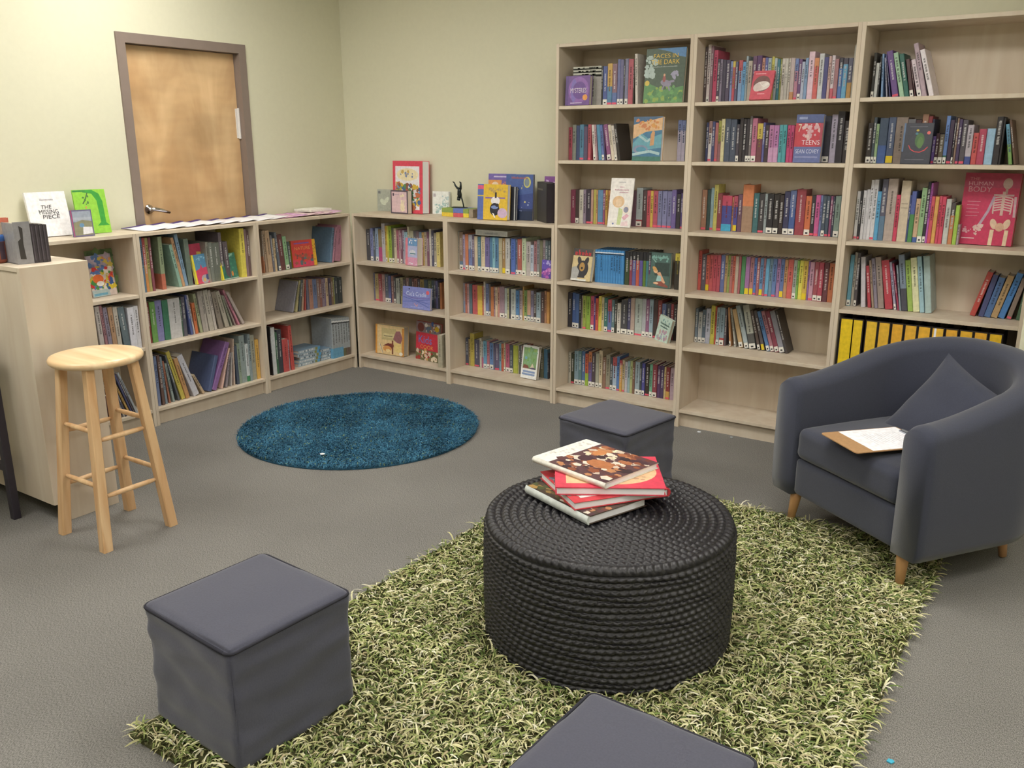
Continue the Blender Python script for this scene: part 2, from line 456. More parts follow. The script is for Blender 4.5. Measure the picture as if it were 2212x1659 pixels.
# case, shelf from the top, setback of the spines (m), then per book: position along the shelf, thickness, height (mm), lean, colour, marks
BOOKS = [
 ('C1',0,0.105,"21,38,210,0,45454d 59,25,221,0,7680b4,w 84,19,204,0,56606e 103,27,222,0,8fa8c8,w 130,34,216,0,887858/b5407a.45 164,30,259,0,b0b0b8 194,17,243,0,c9a53c,w 211,15,244,0,c8c83c/b8b040.3 226,26,242,0,8fae2e,w 252,22,231,0,6a6a58,w 274,22,230,0,c8bea0,d 296,19,221,0,b06880,w 315,17,220,0,c0a0a8 332,17,224,0,8a5a70,w 349,18,222,0,b0a8c0 367,29,212,0,8fb8cc,w 396,16,248,0,c0bda0 413,33,223,0,a8a890 446,25,222,0,606068 471,25,222,0,70606a 497,20,219,0,6f8aa8 517,20,217,0,c0a060 537,20,221,0,b0a090 557,21,223,0,7a5068 579,18,241,0,c5c0b8,d 597,21,233,0,50526a 619,20,218,0,a8a090,w 639,31,224,0,d8c878,d"),
 ('C1',1,0.16,"21,10,196,0,6b6a90 31,36,194,0,b0a070,k 67,32,194,0,a04850/a85060.5 99,26,192,0,b09090 126,34,195,0,5c6678,w 160,22,187,0,54609a,w 182,22,187,0,906a68 204,20,179,0,55565e,w 225,35,174,0,a8b0a8,d 260,9,174,0,444a50 269,24,184,0,a09a78 293,25,171,0,6a6068,w 318,29,186,0,8a7070 347,26,185,0,50585f 373,23,185,0,6a4a4a 396,26,187,0,9a7068 423,23,185,0,55505a 446,34,185,0,a08a50 480,31,186,0,50606a 511,31,185,0,707858 543,20,188,0,50606c 563,17,187,0,606070 580,17,187,0,7070a0 597,17,179,0,4a4a50 615,17,177,0,b07040"),
 ('C2',0,0.1,"21,10,241,0,a0988a 31,29,237,0,8a7260/5a7a98.22,w 60,18,221,0,a898b8,k 78,23,227,0,c87850,w 101,31,223,0,a8acc0/6a7ab0.6,w 132,18,222,0,6a5a78,w 150,25,217,0,c8b89c 175,24,215,0,4a7a90,w 200,33,218,0,cfc0a0,w 233,36,215,0,7068a0,w 269,19,217,0,4a7aa0,w 288,22,217,0,80b8c8,w 310,28,218,0,5080a8,w 338,26,216,0,b0a888,d 364,23,216,0,9a7a4a,y 387,34,218,0,b8b8b8,w 421,8,217,0,404850 429,33,218,0,4a6ab8,k 462,15,216,0,6a7a98,w 477,33,218,0,a85a50,w 511,29,225,0,b8c8a8,w 540,33,207,0,b0a8a8,d 573,23,189,0,a8b4c8,w 596,22,213,0,a07078,w 618,20,222,0,8a8a90,w 638,21,220,0,7a7a60 659,17,223,0,a09098 676,20,221,0,607078 696,16,220,0,50606a"),
 ('C2',1,0.142,"21,18,196,0,a098a8/8090b0.4 39,16,193,0,c07060 57,16,194,0,c09aa0 73,24,194,0,56707f 99,41,191,0,b85058 140,38,190,0,c8a83c/d8b83c.5 178,11,190,0,c06858 189,15,219,0,c8c0b8 204,24,207,0,7080b0,w 228,14,206,0,70686a,w 242,23,190,0,c07848 265,14,190,0,a08090 279,18,191,0,d0bca0 297,16,192,0,c08a80 313,38,199,0,9a8090,w 351,19,192,0,a8b4b4,w 370,15,192,0,b8b890 385,15,190,0,40404c 400,37,191,0,b0b8b8,w 437,25,185,0,4a80b8,w 462,22,186,0,a89aa0,w 485,13,212,0,c09a58 498,23,191,0,7a9a58,w 521,26,193,0,c09a80/5a8090.2,w 547,22,193,0,8a84a0,w 570,20,192,0,504848,w 590,32,187,0,90a8b8,w 622,24,193,0,604a4a 646,15,200,0,b08060 662,22,197,0,c8924a"),
 ('C2',2,0.16,"21,24,184,0,4a5064,k 45,15,180,0,a08a58 60,34,221,0,b8a840 94,39,183,0,505068,k 134,18,195,0,c0bcb0 152,16,177,0,b0b0b0/b06080.4 168,27,183,0,60a0c0/6098c0.5,w 195,21,183,0,b07080,w 216,31,175,0,5a80b8,w 247,11,173,0,70708a 258,35,176,0,60587a,k 294,18,182,0,70a0b8 312,19,181,0,c07048/c05840.4 331,13,190,0,c0b098,w 345,31,185,0,b85a78,w 376,27,183,0,505a64,w 403,37,183,0,b0b83c 441,8,186,0,b8b090 449,11,186,0,50585c 460,14,187,0,a0a0a0,k 475,18,186,0,a05048 493,29,179,0,60646a 522,30,181,0,8a6a50 552,57,183,0,6a6a5a 609,25,188,0,7a7a60 635,28,188,0,4a7a9a 663,9,163,0,3a3a44"),
 ('C3',0,0.06,"183,31,153,0,a0a098 215,35,150,0,989490 250,9,201,0,3a3a3a 259,28,200,0,4a5a98,w 287,29,212,0,c8a048/5080a8.45,k 316,29,210,0,8a6a78/5a70a8.3,k 345,18,232,0,6a70a0,w 363,20,229,0,6a6890,w 384,8,226,0,444448 392,20,232,0,7a7a98,w 412,29,229,0,b05060 441,6,223,0,4a443c 457,16,253,-2.5,d0c8c0"),
 ('C3',1,0.11,"21,22,179,0,b04860 43,24,193,0,8f948c 68,24,188,0,40507a 92,27,194,0,4a80a0,k 119,25,183,0,5a4a68 144,20,194,0,b04a58,k 181,18,192,-5,d0c8c4,w 200,11,192,-5,b89098 215,22,192,-6,4a8ab0 238,16,190,-6,5a70b0,w 255,6,187,-6,604a70 271,25,193,-8.9,8a4a80,w 297,20,192,-9,d0c4b0 318,17,186,-9,c8c0b8,w 339,16,197,-10,3a3634 686,24,209,0,6a78a8/b0a8c0.75 710,21,207,0,6a78a8/b0a8c0.75 731,11,206,0,60785a"),
 ('C3',2,0.141,"21,33,190,0,8a3a5a 54,24,191,0,4a3c3c,w 78,28,192,0,c4c0b4 106,18,193,0,8a7a90 125,32,191,0,3c3444/3c3444.5,k 157,15,194,0,b89080,k 172,19,195,0,b0a848 191,9,193,0,c89868 200,34,193,0,5a88b0,k 234,15,194,0,8a4a70,k 249,15,194,0,c8a040 264,16,193,0,c0804a 280,35,191,0,8a6a60 317,36,192,0,5a4a50 353,36,193,0,4a5a6a 390,54,194,0,6a4a5a 444,37,211,0,a8b4b8/a04048.18,w 481,27,199,0,5a4448 508,23,199,0,c04a58 531,17,198,0,c8a838 548,28,198,0,b04a60,k 576,25,199,0,7478a0,k 601,29,198,0,7a7ca8,k 630,27,198,0,7474a0,k 657,27,206,0,6a5a98 684,25,185,0,38343c 709,12,190,0,5a4a80,k"),
 ('C3',3,0.103,"213,17,188,0,2f86c8,b 230,17,189,0,2f86c8,b 247,17,189,0,2f86c8,b 264,17,189,0,2f86c8,b 281,17,189,0,2f86c8,b 298,17,190,0,2f86c8,b 315,17,190,0,2f86c8,b 332,16,190,0,2f86c8,b 348,17,190,0,2f86c8,b 365,17,190,0,2f86c8,b 382,18,190,0,2f86c8,b 404,29,190,0,2c2c30/3a4a30.75 433,18,190,0,2c2c30/8a3a50.75 451,23,191,0,2c2c30/5a5a98.75 474,21,191,0,2c2c30/b8503a.75 495,21,192,0,2c2c30/5a5098.75 516,18,192,0,2c2c30/5a7a30.75 534,19,192,0,2c2c30/3a7a88.75 553,13,193,0,2c2c30/5a3a60.75 709,33,198,0,c8b830/3a3630.8"),
 ('C3',4,0.129,"21,28,211,0,34323c 49,24,211,0,3a5a98,w 73,25,208,0,3a5a90,w 98,15,203,0,2c3034 113,11,199,0,9a8a80 124,23,200,0,90a040,k 147,27,199,0,86a838 174,23,202,0,b84868,w 197,12,199,0,4a3a80 210,18,192,0,c8503a 228,20,207,0,d0c040,d 248,17,201,0,c8b890 265,24,200,0,3a7068,w 289,26,192,0,c05060/5a70a8.65,k 315,20,192,0,5a7a80,w 335,18,199,0,3a3a34 353,23,177,0,c8c4bc,w 376,41,200,0,4a4a50,w 418,21,210,0,4a4a70,w 439,25,217,0,b09a90,w 464,46,217,0,a8b4b0,k 510,24,219,0,a8acb4,w 534,22,218,0,8a5a80,w 556,24,221,0,90a8b8,w 580,28,221,0,4a3a3a,k 608,25,221,0,8a3a3a 633,27,203,0,5a6a98 661,26,206,0,4a4a5a 687,17,208,0,a04850 704,23,205,0,4a4040"),
 ('C3',5,0.144,"21,19,194,0,b8b4a8 40,24,188,0,38402f,k 64,30,208,0,7a98a8,w 94,20,212,0,5a8088,w 114,24,212,0,4a6a98,w 138,22,199,0,c05a3a/90b030.4 160,24,215,0,c07848/6a5a98.7,w 184,24,210,0,50444c,w 209,23,211,0,a0a090,w 232,23,231,0,c8b898,w 257,23,193,0,8a6a58 280,28,212,0,8f8a78,k 308,16,200,0,48545c,w 324,28,202,0,b05058/9ab0c8.75,w 352,19,211,0,4a78b8,k 371,18,192,0,b04048/c89a40.85 389,17,195,0,b8a888,k 406,17,186,0,b8b4c0 423,17,192,0,8aa8b0 440,17,197,0,a8b078 457,15,194,0,7a5a4a 472,31,196,0,90a4b0,w 503,14,189,0,404a50,w 518,19,194,0,4a4a98,w 537,28,192,0,3a302c,k 566,19,193,0,6ab090,w 585,29,196,0,8a3a48,w 614,20,192,0,5a3a68 634,22,195,0,4a3860 656,14,190,0,c8b078,d 670,23,192,0,8a3438/c89a40.25,k 694,26,190,0,b098a8"),
 ('C4',0,0.1,"21,13,269,0,4a3a3a 34,18,279,0,d0c4c4,w 52,14,272,0,8a6a78 67,22,251,0,c04068 89,16,209,0,504a5a,w 105,12,206,0,8a8098 117,19,203,0,4a4458 136,21,201,0,544a62 157,14,195,0,7a88b8 171,14,194,0,c8b040/b84858.85 185,14,191,0,5a5a78 200,21,197,0,b85058/7a98c0.75 221,17,189,0,5a98c8 238,12,214,0,90a0a8 250,21,192,0,b0a498 271,21,213,0,6a4a68 292,26,214,0,5a3a68 318,15,202,0,c08878 333,15,203,0,5a60a0 348,18,200,0,9aa8b0 367,14,206,0,c0b850 381,14,198,0,a8b4b8 395,14,192,0,3a7a88 409,8,193,0,8a9048 417,17,195,0,c8c0b8 434,15,194,0,c0bcb4,d 449,11,193,0,c4bcb4,d 461,20,195,0,b8a8a8/c08858.2 481,17,191,0,6a80b8/b07890.7,k 498,17,188,0,6a4a78,w 515,15,175,0,a8b0c8 530,14,191,0,7a9ac0 544,28,219,0,d8b8c8 572,22,189,0,d08858/c85a58.8 594,23,208,0,c0c4c8 617,21,191,0,4a4a80 639,13,194,0,c0a09c 652,16,197,0,d0c4cc/c05868.25 669,18,180,0,a07078,k 687,19,183,0,40404c/4a70b0.75 706,22,182,0,504a58/5aa0c8.85 729,21,181,0,5a5a70/b08848.4 750,12,236,0,a8a498"),
 ('C4',1,0.11,"44,15,195,0,3a4068 59,18,202,0,9a7878/d0ccd0.7,k 77,15,199,0,4a5080 92,17,194,0,b0686a,k 109,16,203,0,a0a048/90606a.5 126,19,212,0,d0c898,d 145,30,212,0,4a5468 175,31,209,0,465064 206,17,184,0,4a4450,w 223,18,215,0,3a3438 241,17,210,0,363238 258,17,210,0,3a343a,w 275,13,223,0,70686a,w 288,26,212,0,b86888,w 314,28,187,0,c8b040/704048.6 342,12,191,0,5a5a98 354,22,178,0,403438 376,25,178,0,b070a0/c090b8.4 401,25,177,0,b070a8/c090b8.4 426,19,179,0,4aa0a8 445,20,179,0,46a0a8 465,18,177,0,c84078 483,18,176,0,c03c74 501,41,174,0,a84048 542,45,174,0,703848 587,52,173,0,4a4458 639,35,217,0,40404c,w 674,29,223,0,b0a8c0 703,33,237,0,38343c,t 736,28,194,0,3a3438,t"),
 ('C4',2,0.16,"21,29,211,0,9a7058,k 51,18,212,0,3a5050 69,19,222,0,8aa8b4,k 88,22,239,0,c8c060,d 110,25,195,0,8a4048,k 135,54,184,0,c04060/464a98.72,c 189,10,178,0,b0785a 199,21,183,0,b04860/4a4a98.7,y 220,25,193,0,6a4a60 245,58,243,0,d07a48/a08068.55 303,29,201,0,3a6a70 332,30,199,0,3f3c40,k 362,15,200,0,909ca0 377,33,200,0,2e2c30,wt 411,29,199,0,302c2c,wt 440,22,196,0,3a3030,t 462,30,214,0,3a3a5c,w 492,30,220,0,5a6a98/3f5a98.6,w 522,47,227,0,963a48 570,30,195,0,c8683a,w 600,20,198,0,38343c,k 620,23,201,0,c05090,k 643,12,200,0,6a78a8 655,18,198,0,4a5868,w 673,17,198,0,48566a,k 691,13,199,0,8a4870,k 704,10,197,0,40465a 714,27,200,0,7a9088,w 741,14,209,0,5a78a0"),
 ('C4',3,0.16,"21,18,215,0,b84a44 39,26,196,0,5a5460 65,20,193,0,c05848,y 86,19,195,0,c05058 105,22,196,0,b84858 128,20,198,0,b44a5a 148,24,199,0,5a68a0 172,15,198,0,b09060 187,15,199,0,8a9a50 202,15,198,0,a86a68 217,13,199,0,c05a48 230,18,198,0,b0a090 248,13,199,0,a05860 261,24,200,0,4a8a58 286,23,199,0,9a68a0,y 309,22,198,0,a8707a,y 331,15,197,0,4a70b8,k 346,17,199,0,a05a60 363,19,197,0,5a88b8,y 382,12,199,0,9a6a78,k 394,19,197,0,5aa0c8,k 413,18,199,0,6a88a0 431,21,200,0,5a78b0,k 452,19,201,0,9a70a0 471,20,200,0,5a70a8,y 491,18,199,0,b8885a 509,27,201,0,c85a54 536,20,200,0,a0a8a0,w 556,11,199,0,7ab050 567,21,200,0,d8d040 588,24,199,0,c8a838,y 612,9,199,0,8a60a0 621,22,197,0,c090a8,k 643,23,199,0,a04a58,w 666,24,198,0,b04058,w 690,26,200,0,6a3a44 716,26,197,0,b8683f 742,14,195,0,8a5a4a"),
 ('C4',4,0.16,"21,15,190,0,6a7a8a,w 37,24,170,0,b0b4b8,w 61,21,186,0,56687a,w 82,27,196,0,a8acc0 109,24,215,0,c0b83c,d 133,10,212,0,c0503a 144,19,208,0,8aa0ac,w 163,27,210,0,8098a8/b04040.2,w 190,12,205,0,5a5058 222,11,214,-5.4,c08a58,w 251,10,212,-10.1,a8a8a0,w 278,24,211,-14.3,c0a070,w 310,24,235,-16,a0b0b8,w 337,36,239,-13,b0b4ac/5a5a5a.35,w 382,16,216,-15,5a4c48,w 403,18,217,-16,5c5458,y 431,19,218,-18,4a78b0,w 452,20,221,-18,a87080,w 475,23,223,-18,8a3a50,w 500,28,226,-18,8a8a98,w 531,14,232,-18,4a4444"),
 ('C5',0,0.11,"37,14,199,0,30302f,w 51,14,154,0,c0c4c4 65,7,181,0,36363a 83,9,193,-3.4,7aa0d0/7aa0d0.5 107,6,177,-8,a0a0b8 123,4,193,-11,5a5a90 134,27,206,-12.9,6a4a90,k 166,20,198,-14,a0c8a8 187,20,191,-13,2f6a60 209,17,167,-12,5a3f44,w 230,4,159,-13,6a4a50 241,19,165,-15.2,d0c0cc,w 261,20,235,-15,b09aa8 290,21,208,-17,e0d8e0"),
 ('C5',1,0.11,"43,23,183,0,3a3434,w 66,14,208,0,44505a,w 80,13,178,0,8fae80,w 93,38,203,0,3f5068/3a5a98.4 132,32,207,0,4a5878,y 164,51,206,0,8a7a70 215,33,197,0,6a6a70 248,26,193,0,402830 274,26,217,0,9a7058 300,17,208,0,8a3038 317,10,196,0,2a2c48 327,13,122,0,6a50a0,k 340,15,134,0,4a2c38,w 355,20,130,0,6a6050,w 375,16,209,0,5a80c0/2f6a58.18,w 391,19,191,0,40304a,k 410,9,202,0,302a34,w 419,9,198,0,8a7060 428,14,194,0,4a3a60,k 443,22,190,0,504a54,k 465,25,169,0,b0a8b4/3a4a90.2 490,23,135,0,c04848 513,29,151,0,b03858 542,34,153,0,90b8d8 576,25,202,0,302c30,t 601,9,195,0,2c2a2c 642,15,172,-10.5,5a98b8/7aa858.5 662,10,191,-12,6a5040"),
 ('C5',2,0.123,"21,16,227,0,c8c8cc,kd 38,11,227,0,34343a,k 50,15,232,0,d0d0d8 65,15,237,0,c8c8d0 80,15,281,0,d8d8e0 95,19,283,0,d0d0d8,k 114,18,229,0,4aa0d0 132,25,286,0,5a5a70/5a7a98.4,t 157,43,289,0,b0a098 200,17,216,0,c83058 217,41,281,0,c8b8a0,d 258,8,216,0,3a4a80 266,20,234,0,4a5aa0/4a8a50.55 286,21,201,0,c0a080/3a5aa0.12 307,22,251,0,8ab080,w 329,14,277,0,34303a,wt 343,9,273,0,b050b0 352,15,214,0,c84858 367,17,213,0,d09a48 384,13,216,0,c84060 397,17,214,0,c83858 415,22,203,0,b8bcb8 437,19,187,0,50484a/c07848.7 457,17,177,0,9ac040 474,10,92,0,a0909a"),
 ('C5',3,0.118,"21,19,251,0,5a98b0,w 40,14,264,0,a09a90 54,14,263,0,565056,wt 91,21,244,-5.2,c8c4d0 123,16,204,-8,b83848 143,11,232,-9,a08a78 155,16,242,-9,8a8094 172,27,248,-9,9a8a84 204,35,236,-10,b83448 244,12,231,-11,a09ab8,w 261,8,227,-12,a03058 270,8,218,-10,8a9aa8,w 279,27,269,-9,7a8aa0/4a4a58.4 307,23,244,-9,98b850 331,29,257,-9,d8d8a8 361,20,266,-9,90b8c8 382,29,269,-8,a0b8b8"),
 ('C5',3,0.16,"567,24,212,14,b84038/b84038.5 603,23,199,11,4a5080 627,27,189,12,4a70a8 655,27,201,13,b89868 683,27,216,14,3a80c8 718,20,191,12,8a7a70,k 756,18,190,7,4a6a50"),
 ('L2',0,0.043,"43,17,298,0,5a7a98 60,19,294,0,b04a4a/d08a40.5 79,19,292,0,a8a060,d 98,16,293,0,8a4a58 157,26,291,0,8a9a78/c06a50.3 264,20,244,-10,88b0a0 285,19,281,-10,c0946a 305,22,298,-8,7a9ab8 328,31,264,-2,6a7a70 466,18,234,-1,8a8a80 485,22,229,-1,7a8078 508,53,224,-1,6a7068 562,22,280,-1,6a6068 592,33,224,-3,5c5258 707,36,292,0,e0d040 743,18,285,0,8a7078 761,18,273,0,6a5050"),
 ('L2',1,0.07,"57,21,229,0,8a3a3a 78,35,229,0,6aa050 113,43,232,0,8080b8 157,38,228,0,3a7a60 195,78,229,0,c0c0c4 273,10,214,0,4a6a58 283,24,229,0,5a5a68 328,15,236,-5,4a5a98 348,11,234,-6,b8b4bc 361,20,182,-3,d0703a 394,19,236,-7,a0a884 414,21,245,-5,a8a09a 436,18,246,-5,b0aaa4 459,33,246,-6,b4aea4 493,18,242,-6,bdb6b0 524,32,230,-9,8a8076 574,30,229,-13,a8a294 613,11,203,-15,8a9080 644,10,203,-19.8,9a8a88 668,13,246,-23,c07890 697,19,231,-26,b0a4a0"),
 ('L2',2,0.037,"46,19,288,0,7080a8 71,18,290,-1,6a5048 94,15,277,-2,7a8a98 118,11,250,-4,a86a50 142,14,234,-7,8a9a98 178,12,285,-12.1,5a6068 201,26,304,-14,c0b040 228,25,254,-13,c09058 283,38,271,-19,c0c0cc 344,16,139,-26,b8a080 383,24,218,19,50608a 409,31,298,25,8a60a0 476,11,248,18.6,d8b0a0 507,14,211,14,8a8088 546,9,208,7.7,b0a8a4 571,9,288,3.6,c8b0a0 596,19,243,0,4a5568 615,21,253,0,8a9a88 636,40,297,0,90a0a0 676,23,238,0,c8d0d4/3a8a5a.15 699,19,296,0,8a9aa0 719,33,285,0,a0a090 752,27,253,0,d8a840"),
 ('L3',0,0.07,"98,9,260,0,8a7a68/b0704a.4 117,15,262,-2,a89078 137,35,260,-3,bda080 173,14,228,-3,70707a 188,16,206,-2,c8b088 215,19,243,-5,606a78,w 235,40,227,-5,6a4040 276,30,212,-5,8ab888,w 307,22,173,-3,4a5a58 662,20,234,10,5a7a98 683,16,239,12,b07890 709,54,242,10,a87088"),
 ('L3',1,0.089,"321,11,207,17,8a8a98 348,15,208,13,a8a070 375,19,206,10,50585a 402,12,208,8,b89880 429,9,205,4.1,b04a40 453,21,200,0,6a6a80 474,33,201,0,a87a68 507,36,196,0,6878a0 544,25,194,0,8a7068 570,20,191,0,8a5a50 590,21,188,0,8a7888 611,17,192,0,7a6a88 628,23,189,0,c0a888 651,24,186,0,4a4058 675,23,186,0,7a6048 698,10,185,0,8a9048 708,37,185,0,3a4448 745,34,181,0,343c40"),
 ('L3',2,0.027,"63,9,312,0,2a2628 72,34,307,0,c8ccd0 106,17,272,0,3f6a50 123,37,285,0,40444e 160,47,216,0,c04848 207,11,204,0,a8a0b0 226,26,296,-2,c84a44 597,26,280,0,9aa4ac/5aa0c8.25,b 623,27,277,0,9aa4ac/5aa0c8.25,b 650,26,274,0,9aa4ac/5aa0c8.25,b 676,25,272,0,9aa4ac/5aa0c8.25,b 701,25,269,0,9aa4ac/6a6a4a.2,b 726,22,267,0,9aa4ac/6a5a50.2,b 748,20,265,0,9aa4ac/6a5a50.2,b"),
 ('L1',1,0.02,"499,10,266,3,5060a0 523,9,262,0,c0b090 542,25,262,-2,b8b0ac 572,16,265,-3,a07078 589,23,250,-3,8a8094 613,27,247,-2,b08a68 641,25,244,-2,b8b0a4 675,38,238,-4,607078 714,38,229,0,d0d0dc 752,27,231,0,c8c8d0"),
 ('L1',2,0.02,"577,19,146,-20,6a3040 598,14,170,-14,50485a 619,9,184,-16,b0aca8 629,13,197,-16,4a4c60 654,12,220,-19,c09a50 667,10,249,-17,4a5078 683,8,256,-18,5a5058 697,13,257,-19,9aa0a8"),
 ('C1',2,0.004,"710,37,220,0,b0a890"),
]

KIND = {'C1': 'chapter_book', 'C2': 'chapter_book', 'C3': 'paperback_book', 'C4': 'paperback_book', 'C5': 'library_book', 'L1': 'picture_book', 'L2': 'picture_book', 'L3': 'picture_book'}
KWORD = {'chapter_book': 'chapter book', 'paperback_book': 'paperback', 'library_book': 'library book', 'picture_book': 'picture book'}
rng = random.Random(5)
count = {}
for case, sh, setb, row in BOOKS:
    zs = CASE[case][2]; F = frame(case)
    for tok in row.split():
        p = tok.split(',')
        u, wd, h = int(p[0]) / 1000, int(p[1]) / 1000, int(p[2]) / 1000
        lean = float(p[3]); cs = p[4]; fl = p[5] if len(p) > 5 else ''
        c2 = None; fr = 0
        if '/' in cs:
            cs, r = cs.split('/'); c2, fr = r[:6], float(r[6:])
        mx = .264 - setb
        d = mx if setb > .09 else min(mx, rng.uniform(.135, .19))
        if case[0] == 'L': d = min(mx, rng.uniform(.19, .225))
        jit = rng.uniform(0, .006) if 'b' not in fl else 0
        d -= jit
        n = count[(case, sh)] = count.get((case, sh), 0) + 1
        lift = wd * math.sin(RA(lean)) if lean > 0 else 0
        M = F @ TR(u, setb + jit, zs[sh] + .0004 + lift) @ RY(lean)
        kind = KIND[case]
        big = 'thick' if wd > .034 else 'slim' if wd < .014 else 'tall' if h > .25 else 'leaning' if abs(lean) > 6 else ''
        cn = colour_name(cs) + (' and ' + colour_name(c2) if c2 and colour_name(c2) != colour_name(cs) else '')
        if len(cn.split()) > 2: big = ''
        if len(cn.split()) > 3: cn = cn.split(' and ')[0]
        lab = f"{big} {cn} {KWORD[kind]}, {ordinal(n)} from the left, {SHELF[len(zs)][sh]} shelf, {PHR[case]}".strip()
        o = book(kind, M, wd, h, d, cs, c2, fr, fl, rng)
        tag(o, lab, 'book', 'books on the ' + SHELF[len(zs)][sh] + ' shelf, ' + PHR[case])

# ------------------------------------------------------------------ books shown cover out
def display(name, label, pos, yaw, wd, h, t, back, cover, art, txt=(), pagecol='pages', spine=None, roll=0, cat='book', group=None, hollow=True):
    M = TR(pos[0], pos[1], pos[2] + .0005 + t * math.sin(RA(back))) @ RZ(yaw) @ RX(-back)
    if roll: M = M @ TR(0, 0, 0) @ RY(roll)
    m = MB(); b = min(.002, t * .2)
    m.box(0, 0, 0, wd, b, h, cover); m.box(0, t - b, 0, wd, t, h, cover); m.box(0, b, 0, b, t - b, h, spine or cover)
    o = m.build(name, 'print', None, M)
    tag(o, label, cat, group)
    g = MB(); g.box(b, b, .003, wd - .003, t - b, h - .003); g.build('page_block', pagecol, o)
    if art:
        a = MB(); y = -.0003
        for it in art:
            k, c = it[0], it[1]
            y -= .00006
            if k == 'r': u0, v0, u1, v1 = it[2:]; a.add([(u0 * wd, y, v0 * h), (u1 * wd, y, v0 * h), (u1 * wd, y, v1 * h), (u0 * wd, y, v1 * h)], [(0, 1, 2, 3)], c)
            elif k == 'e':
                u, v, ru, rv = it[2:6]; an = RA(it[6]) if len(it) > 6 else 0; n = 22; vs = []
                for i in range(n):
                    x, z = ru * wd * math.cos(2 * PI * i / n), rv * h * math.sin(2 * PI * i / n)
                    vs.append((u * wd + x * math.cos(an) - z * math.sin(an), y, v * h + x * math.sin(an) + z * math.cos(an)))
                a.add(vs, [tuple(range(n))], c)
            elif k == 'p': a.add([(q[0] * wd, y, q[1] * h) for q in it[2]], [tuple(range(len(it[2])))], c)
            elif k == 'l':
                pts = it[2]; lw = it[3]
                for (p0, p1) in zip(pts[:-1], pts[1:]):
                    A = Vector((p0[0] * wd, 0, p0[1] * h)); B = Vector((p1[0] * wd, 0, p1[1] * h)); dn = (B - A).normalized(); nn = Vector((-dn.z, 0, dn.x)) * lw / 2
                    a.add([(q.x, y, q.z) for q in (A - nn, B - nn, B + nn, A + nn)], [(0, 1, 2, 3)], c)
            elif k == 'n':                      # soft scatter of dabs inside a box
                u0, v0, u1, v1, cnt, size = it[2:8]; rr = random.Random(cnt * 7 + int(u0 * 100))
                cc = c if isinstance(c, (list, tuple)) and isinstance(c[0], str) else [c]
                for i in range(cnt):
                    u = rr.uniform(u0, u1); v = rr.uniform(v0, v1); s = size * rr.uniform(.5, 1.3); an0 = rr.uniform(0, 6.3)
                    a.add([(u * wd + s * math.cos(an0 + q) * rr.uniform(.6, 1.2), y - i * 1e-6, v * h + s * math.sin(an0 + q) * rr.uniform(.6, 1.2)) for q in (0, 1.2, 2.4, 3.7, 5)], [(0, 1, 2, 3, 4)], rr.choice(cc))
        a.build('cover_print', 'print', o)
    for q in txt:
        lettering(o, q[0], q[1] * wd, q[2] * h, q[3] * wd, q[4] * h, q[5], -.0016, q[6] if len(q) > 6 else 0, q[7] if len(q) > 7 else 0)
    return o
D = 'display_book'
display(D, 'small pink and blue book propped in front of the top row right of the corner', (.425, .058, .746), -6, .112, .178, .05, 3, 'dcb0cc',
        [('r', 'b088b0', 0, 0, 1, 1), ('r', 'd8a0c0', .2, 0, 1, .3), ('r', 'b4bce0', .2, .3, 1, .72), ('r', '6f9ac8', .2, .72, 1, 1), ('r', 'e08898', 0, 0, .2, 1), ('n', 'e4e8f0', .25, .8, .95, .97, 9, .006),
         ('n', 'e4e8f0', .25, .03, .95, .12, 8, .005), ('e', 'd8dce8', .6, .48, .25, .1), ('r', '5a8a98', .4, .42, .85, .46)])
display(D, 'wide periwinkle book of string figures leaning on the middle row right of the corner', (.385, .058, .455), 1, .237, .146, .018, 5, '868ece',
        [('l', '4a5fae', [(.02, .52), (.45, .40), (.98, .30)], .003), ('l', '4a5fae', [(.02, .30), (.5, .38), (.98, .5)], .003), ('l', '6a48a8', [(.02, .68), (.3, .52), (.65, .5), (.98, .55)], .0025), ('l', '3a5aa8', [(.5, .38), (.98, .12)], .003),
         ('e', 'e06a78', .9, .8, .055, .09), ('n', 'd0a0b0', .4, .15, .55, .28, 5, .006), ('r', '9aa6e0', .3, .08, .75, .12), ('e', '3a3a5a', .24, .9, .03, .03)],
        [("Cat's Cradle", .5, .70, .72, .2, 'd4dcf4')])
display(D, 'beige and orange storybook standing on the bottom shelf right of the corner', (.097, .084, .098), 2, .255, .205, .05, 4, 'dfc38e',
        [('r', 'e2c796', .02, .02, .98, .98), ('r', 'd89a4a', 0, 0, .06, 1), ('r', 'c98f4a', .92, 0, 1, .95), ('r', 'c7b684', .22, .5, .72, .9), ('r', 'd8ca98', .27, .58, .66, .72), ('p', '97686a', [(.62, .55), (.72, .83), (.86, .85), (.95, .62), (.88, .42), (.75, .45)]),
         ('e', '9a5a3a', .5, .28, .16, .1, 20), ('p', '7a3f38', [(.25, .28), (.45, .4), (.62, .34), (.6, .26), (.4, .3)]), ('r', '7c4436', .58, .03, .63, .5), ('e', 'd89a5a', .42, .2, .15, .1), ('e', 'f0d8a0', .45, .14, .08, .05), ('p', 'e8cf88', [(.68, .15), (.9, .1), (.9, .42), (.66, .44)]),
         ('l', 'e8e8e8', [(.14, .36), (.26, .02)], .005), ('l', '55433a', [(.16, .34), (.27, .02)], .003), ('e', 'ece6da', .9, .08, .06, .06), ('r', '8a8060', .3, .62, .6, .65)])
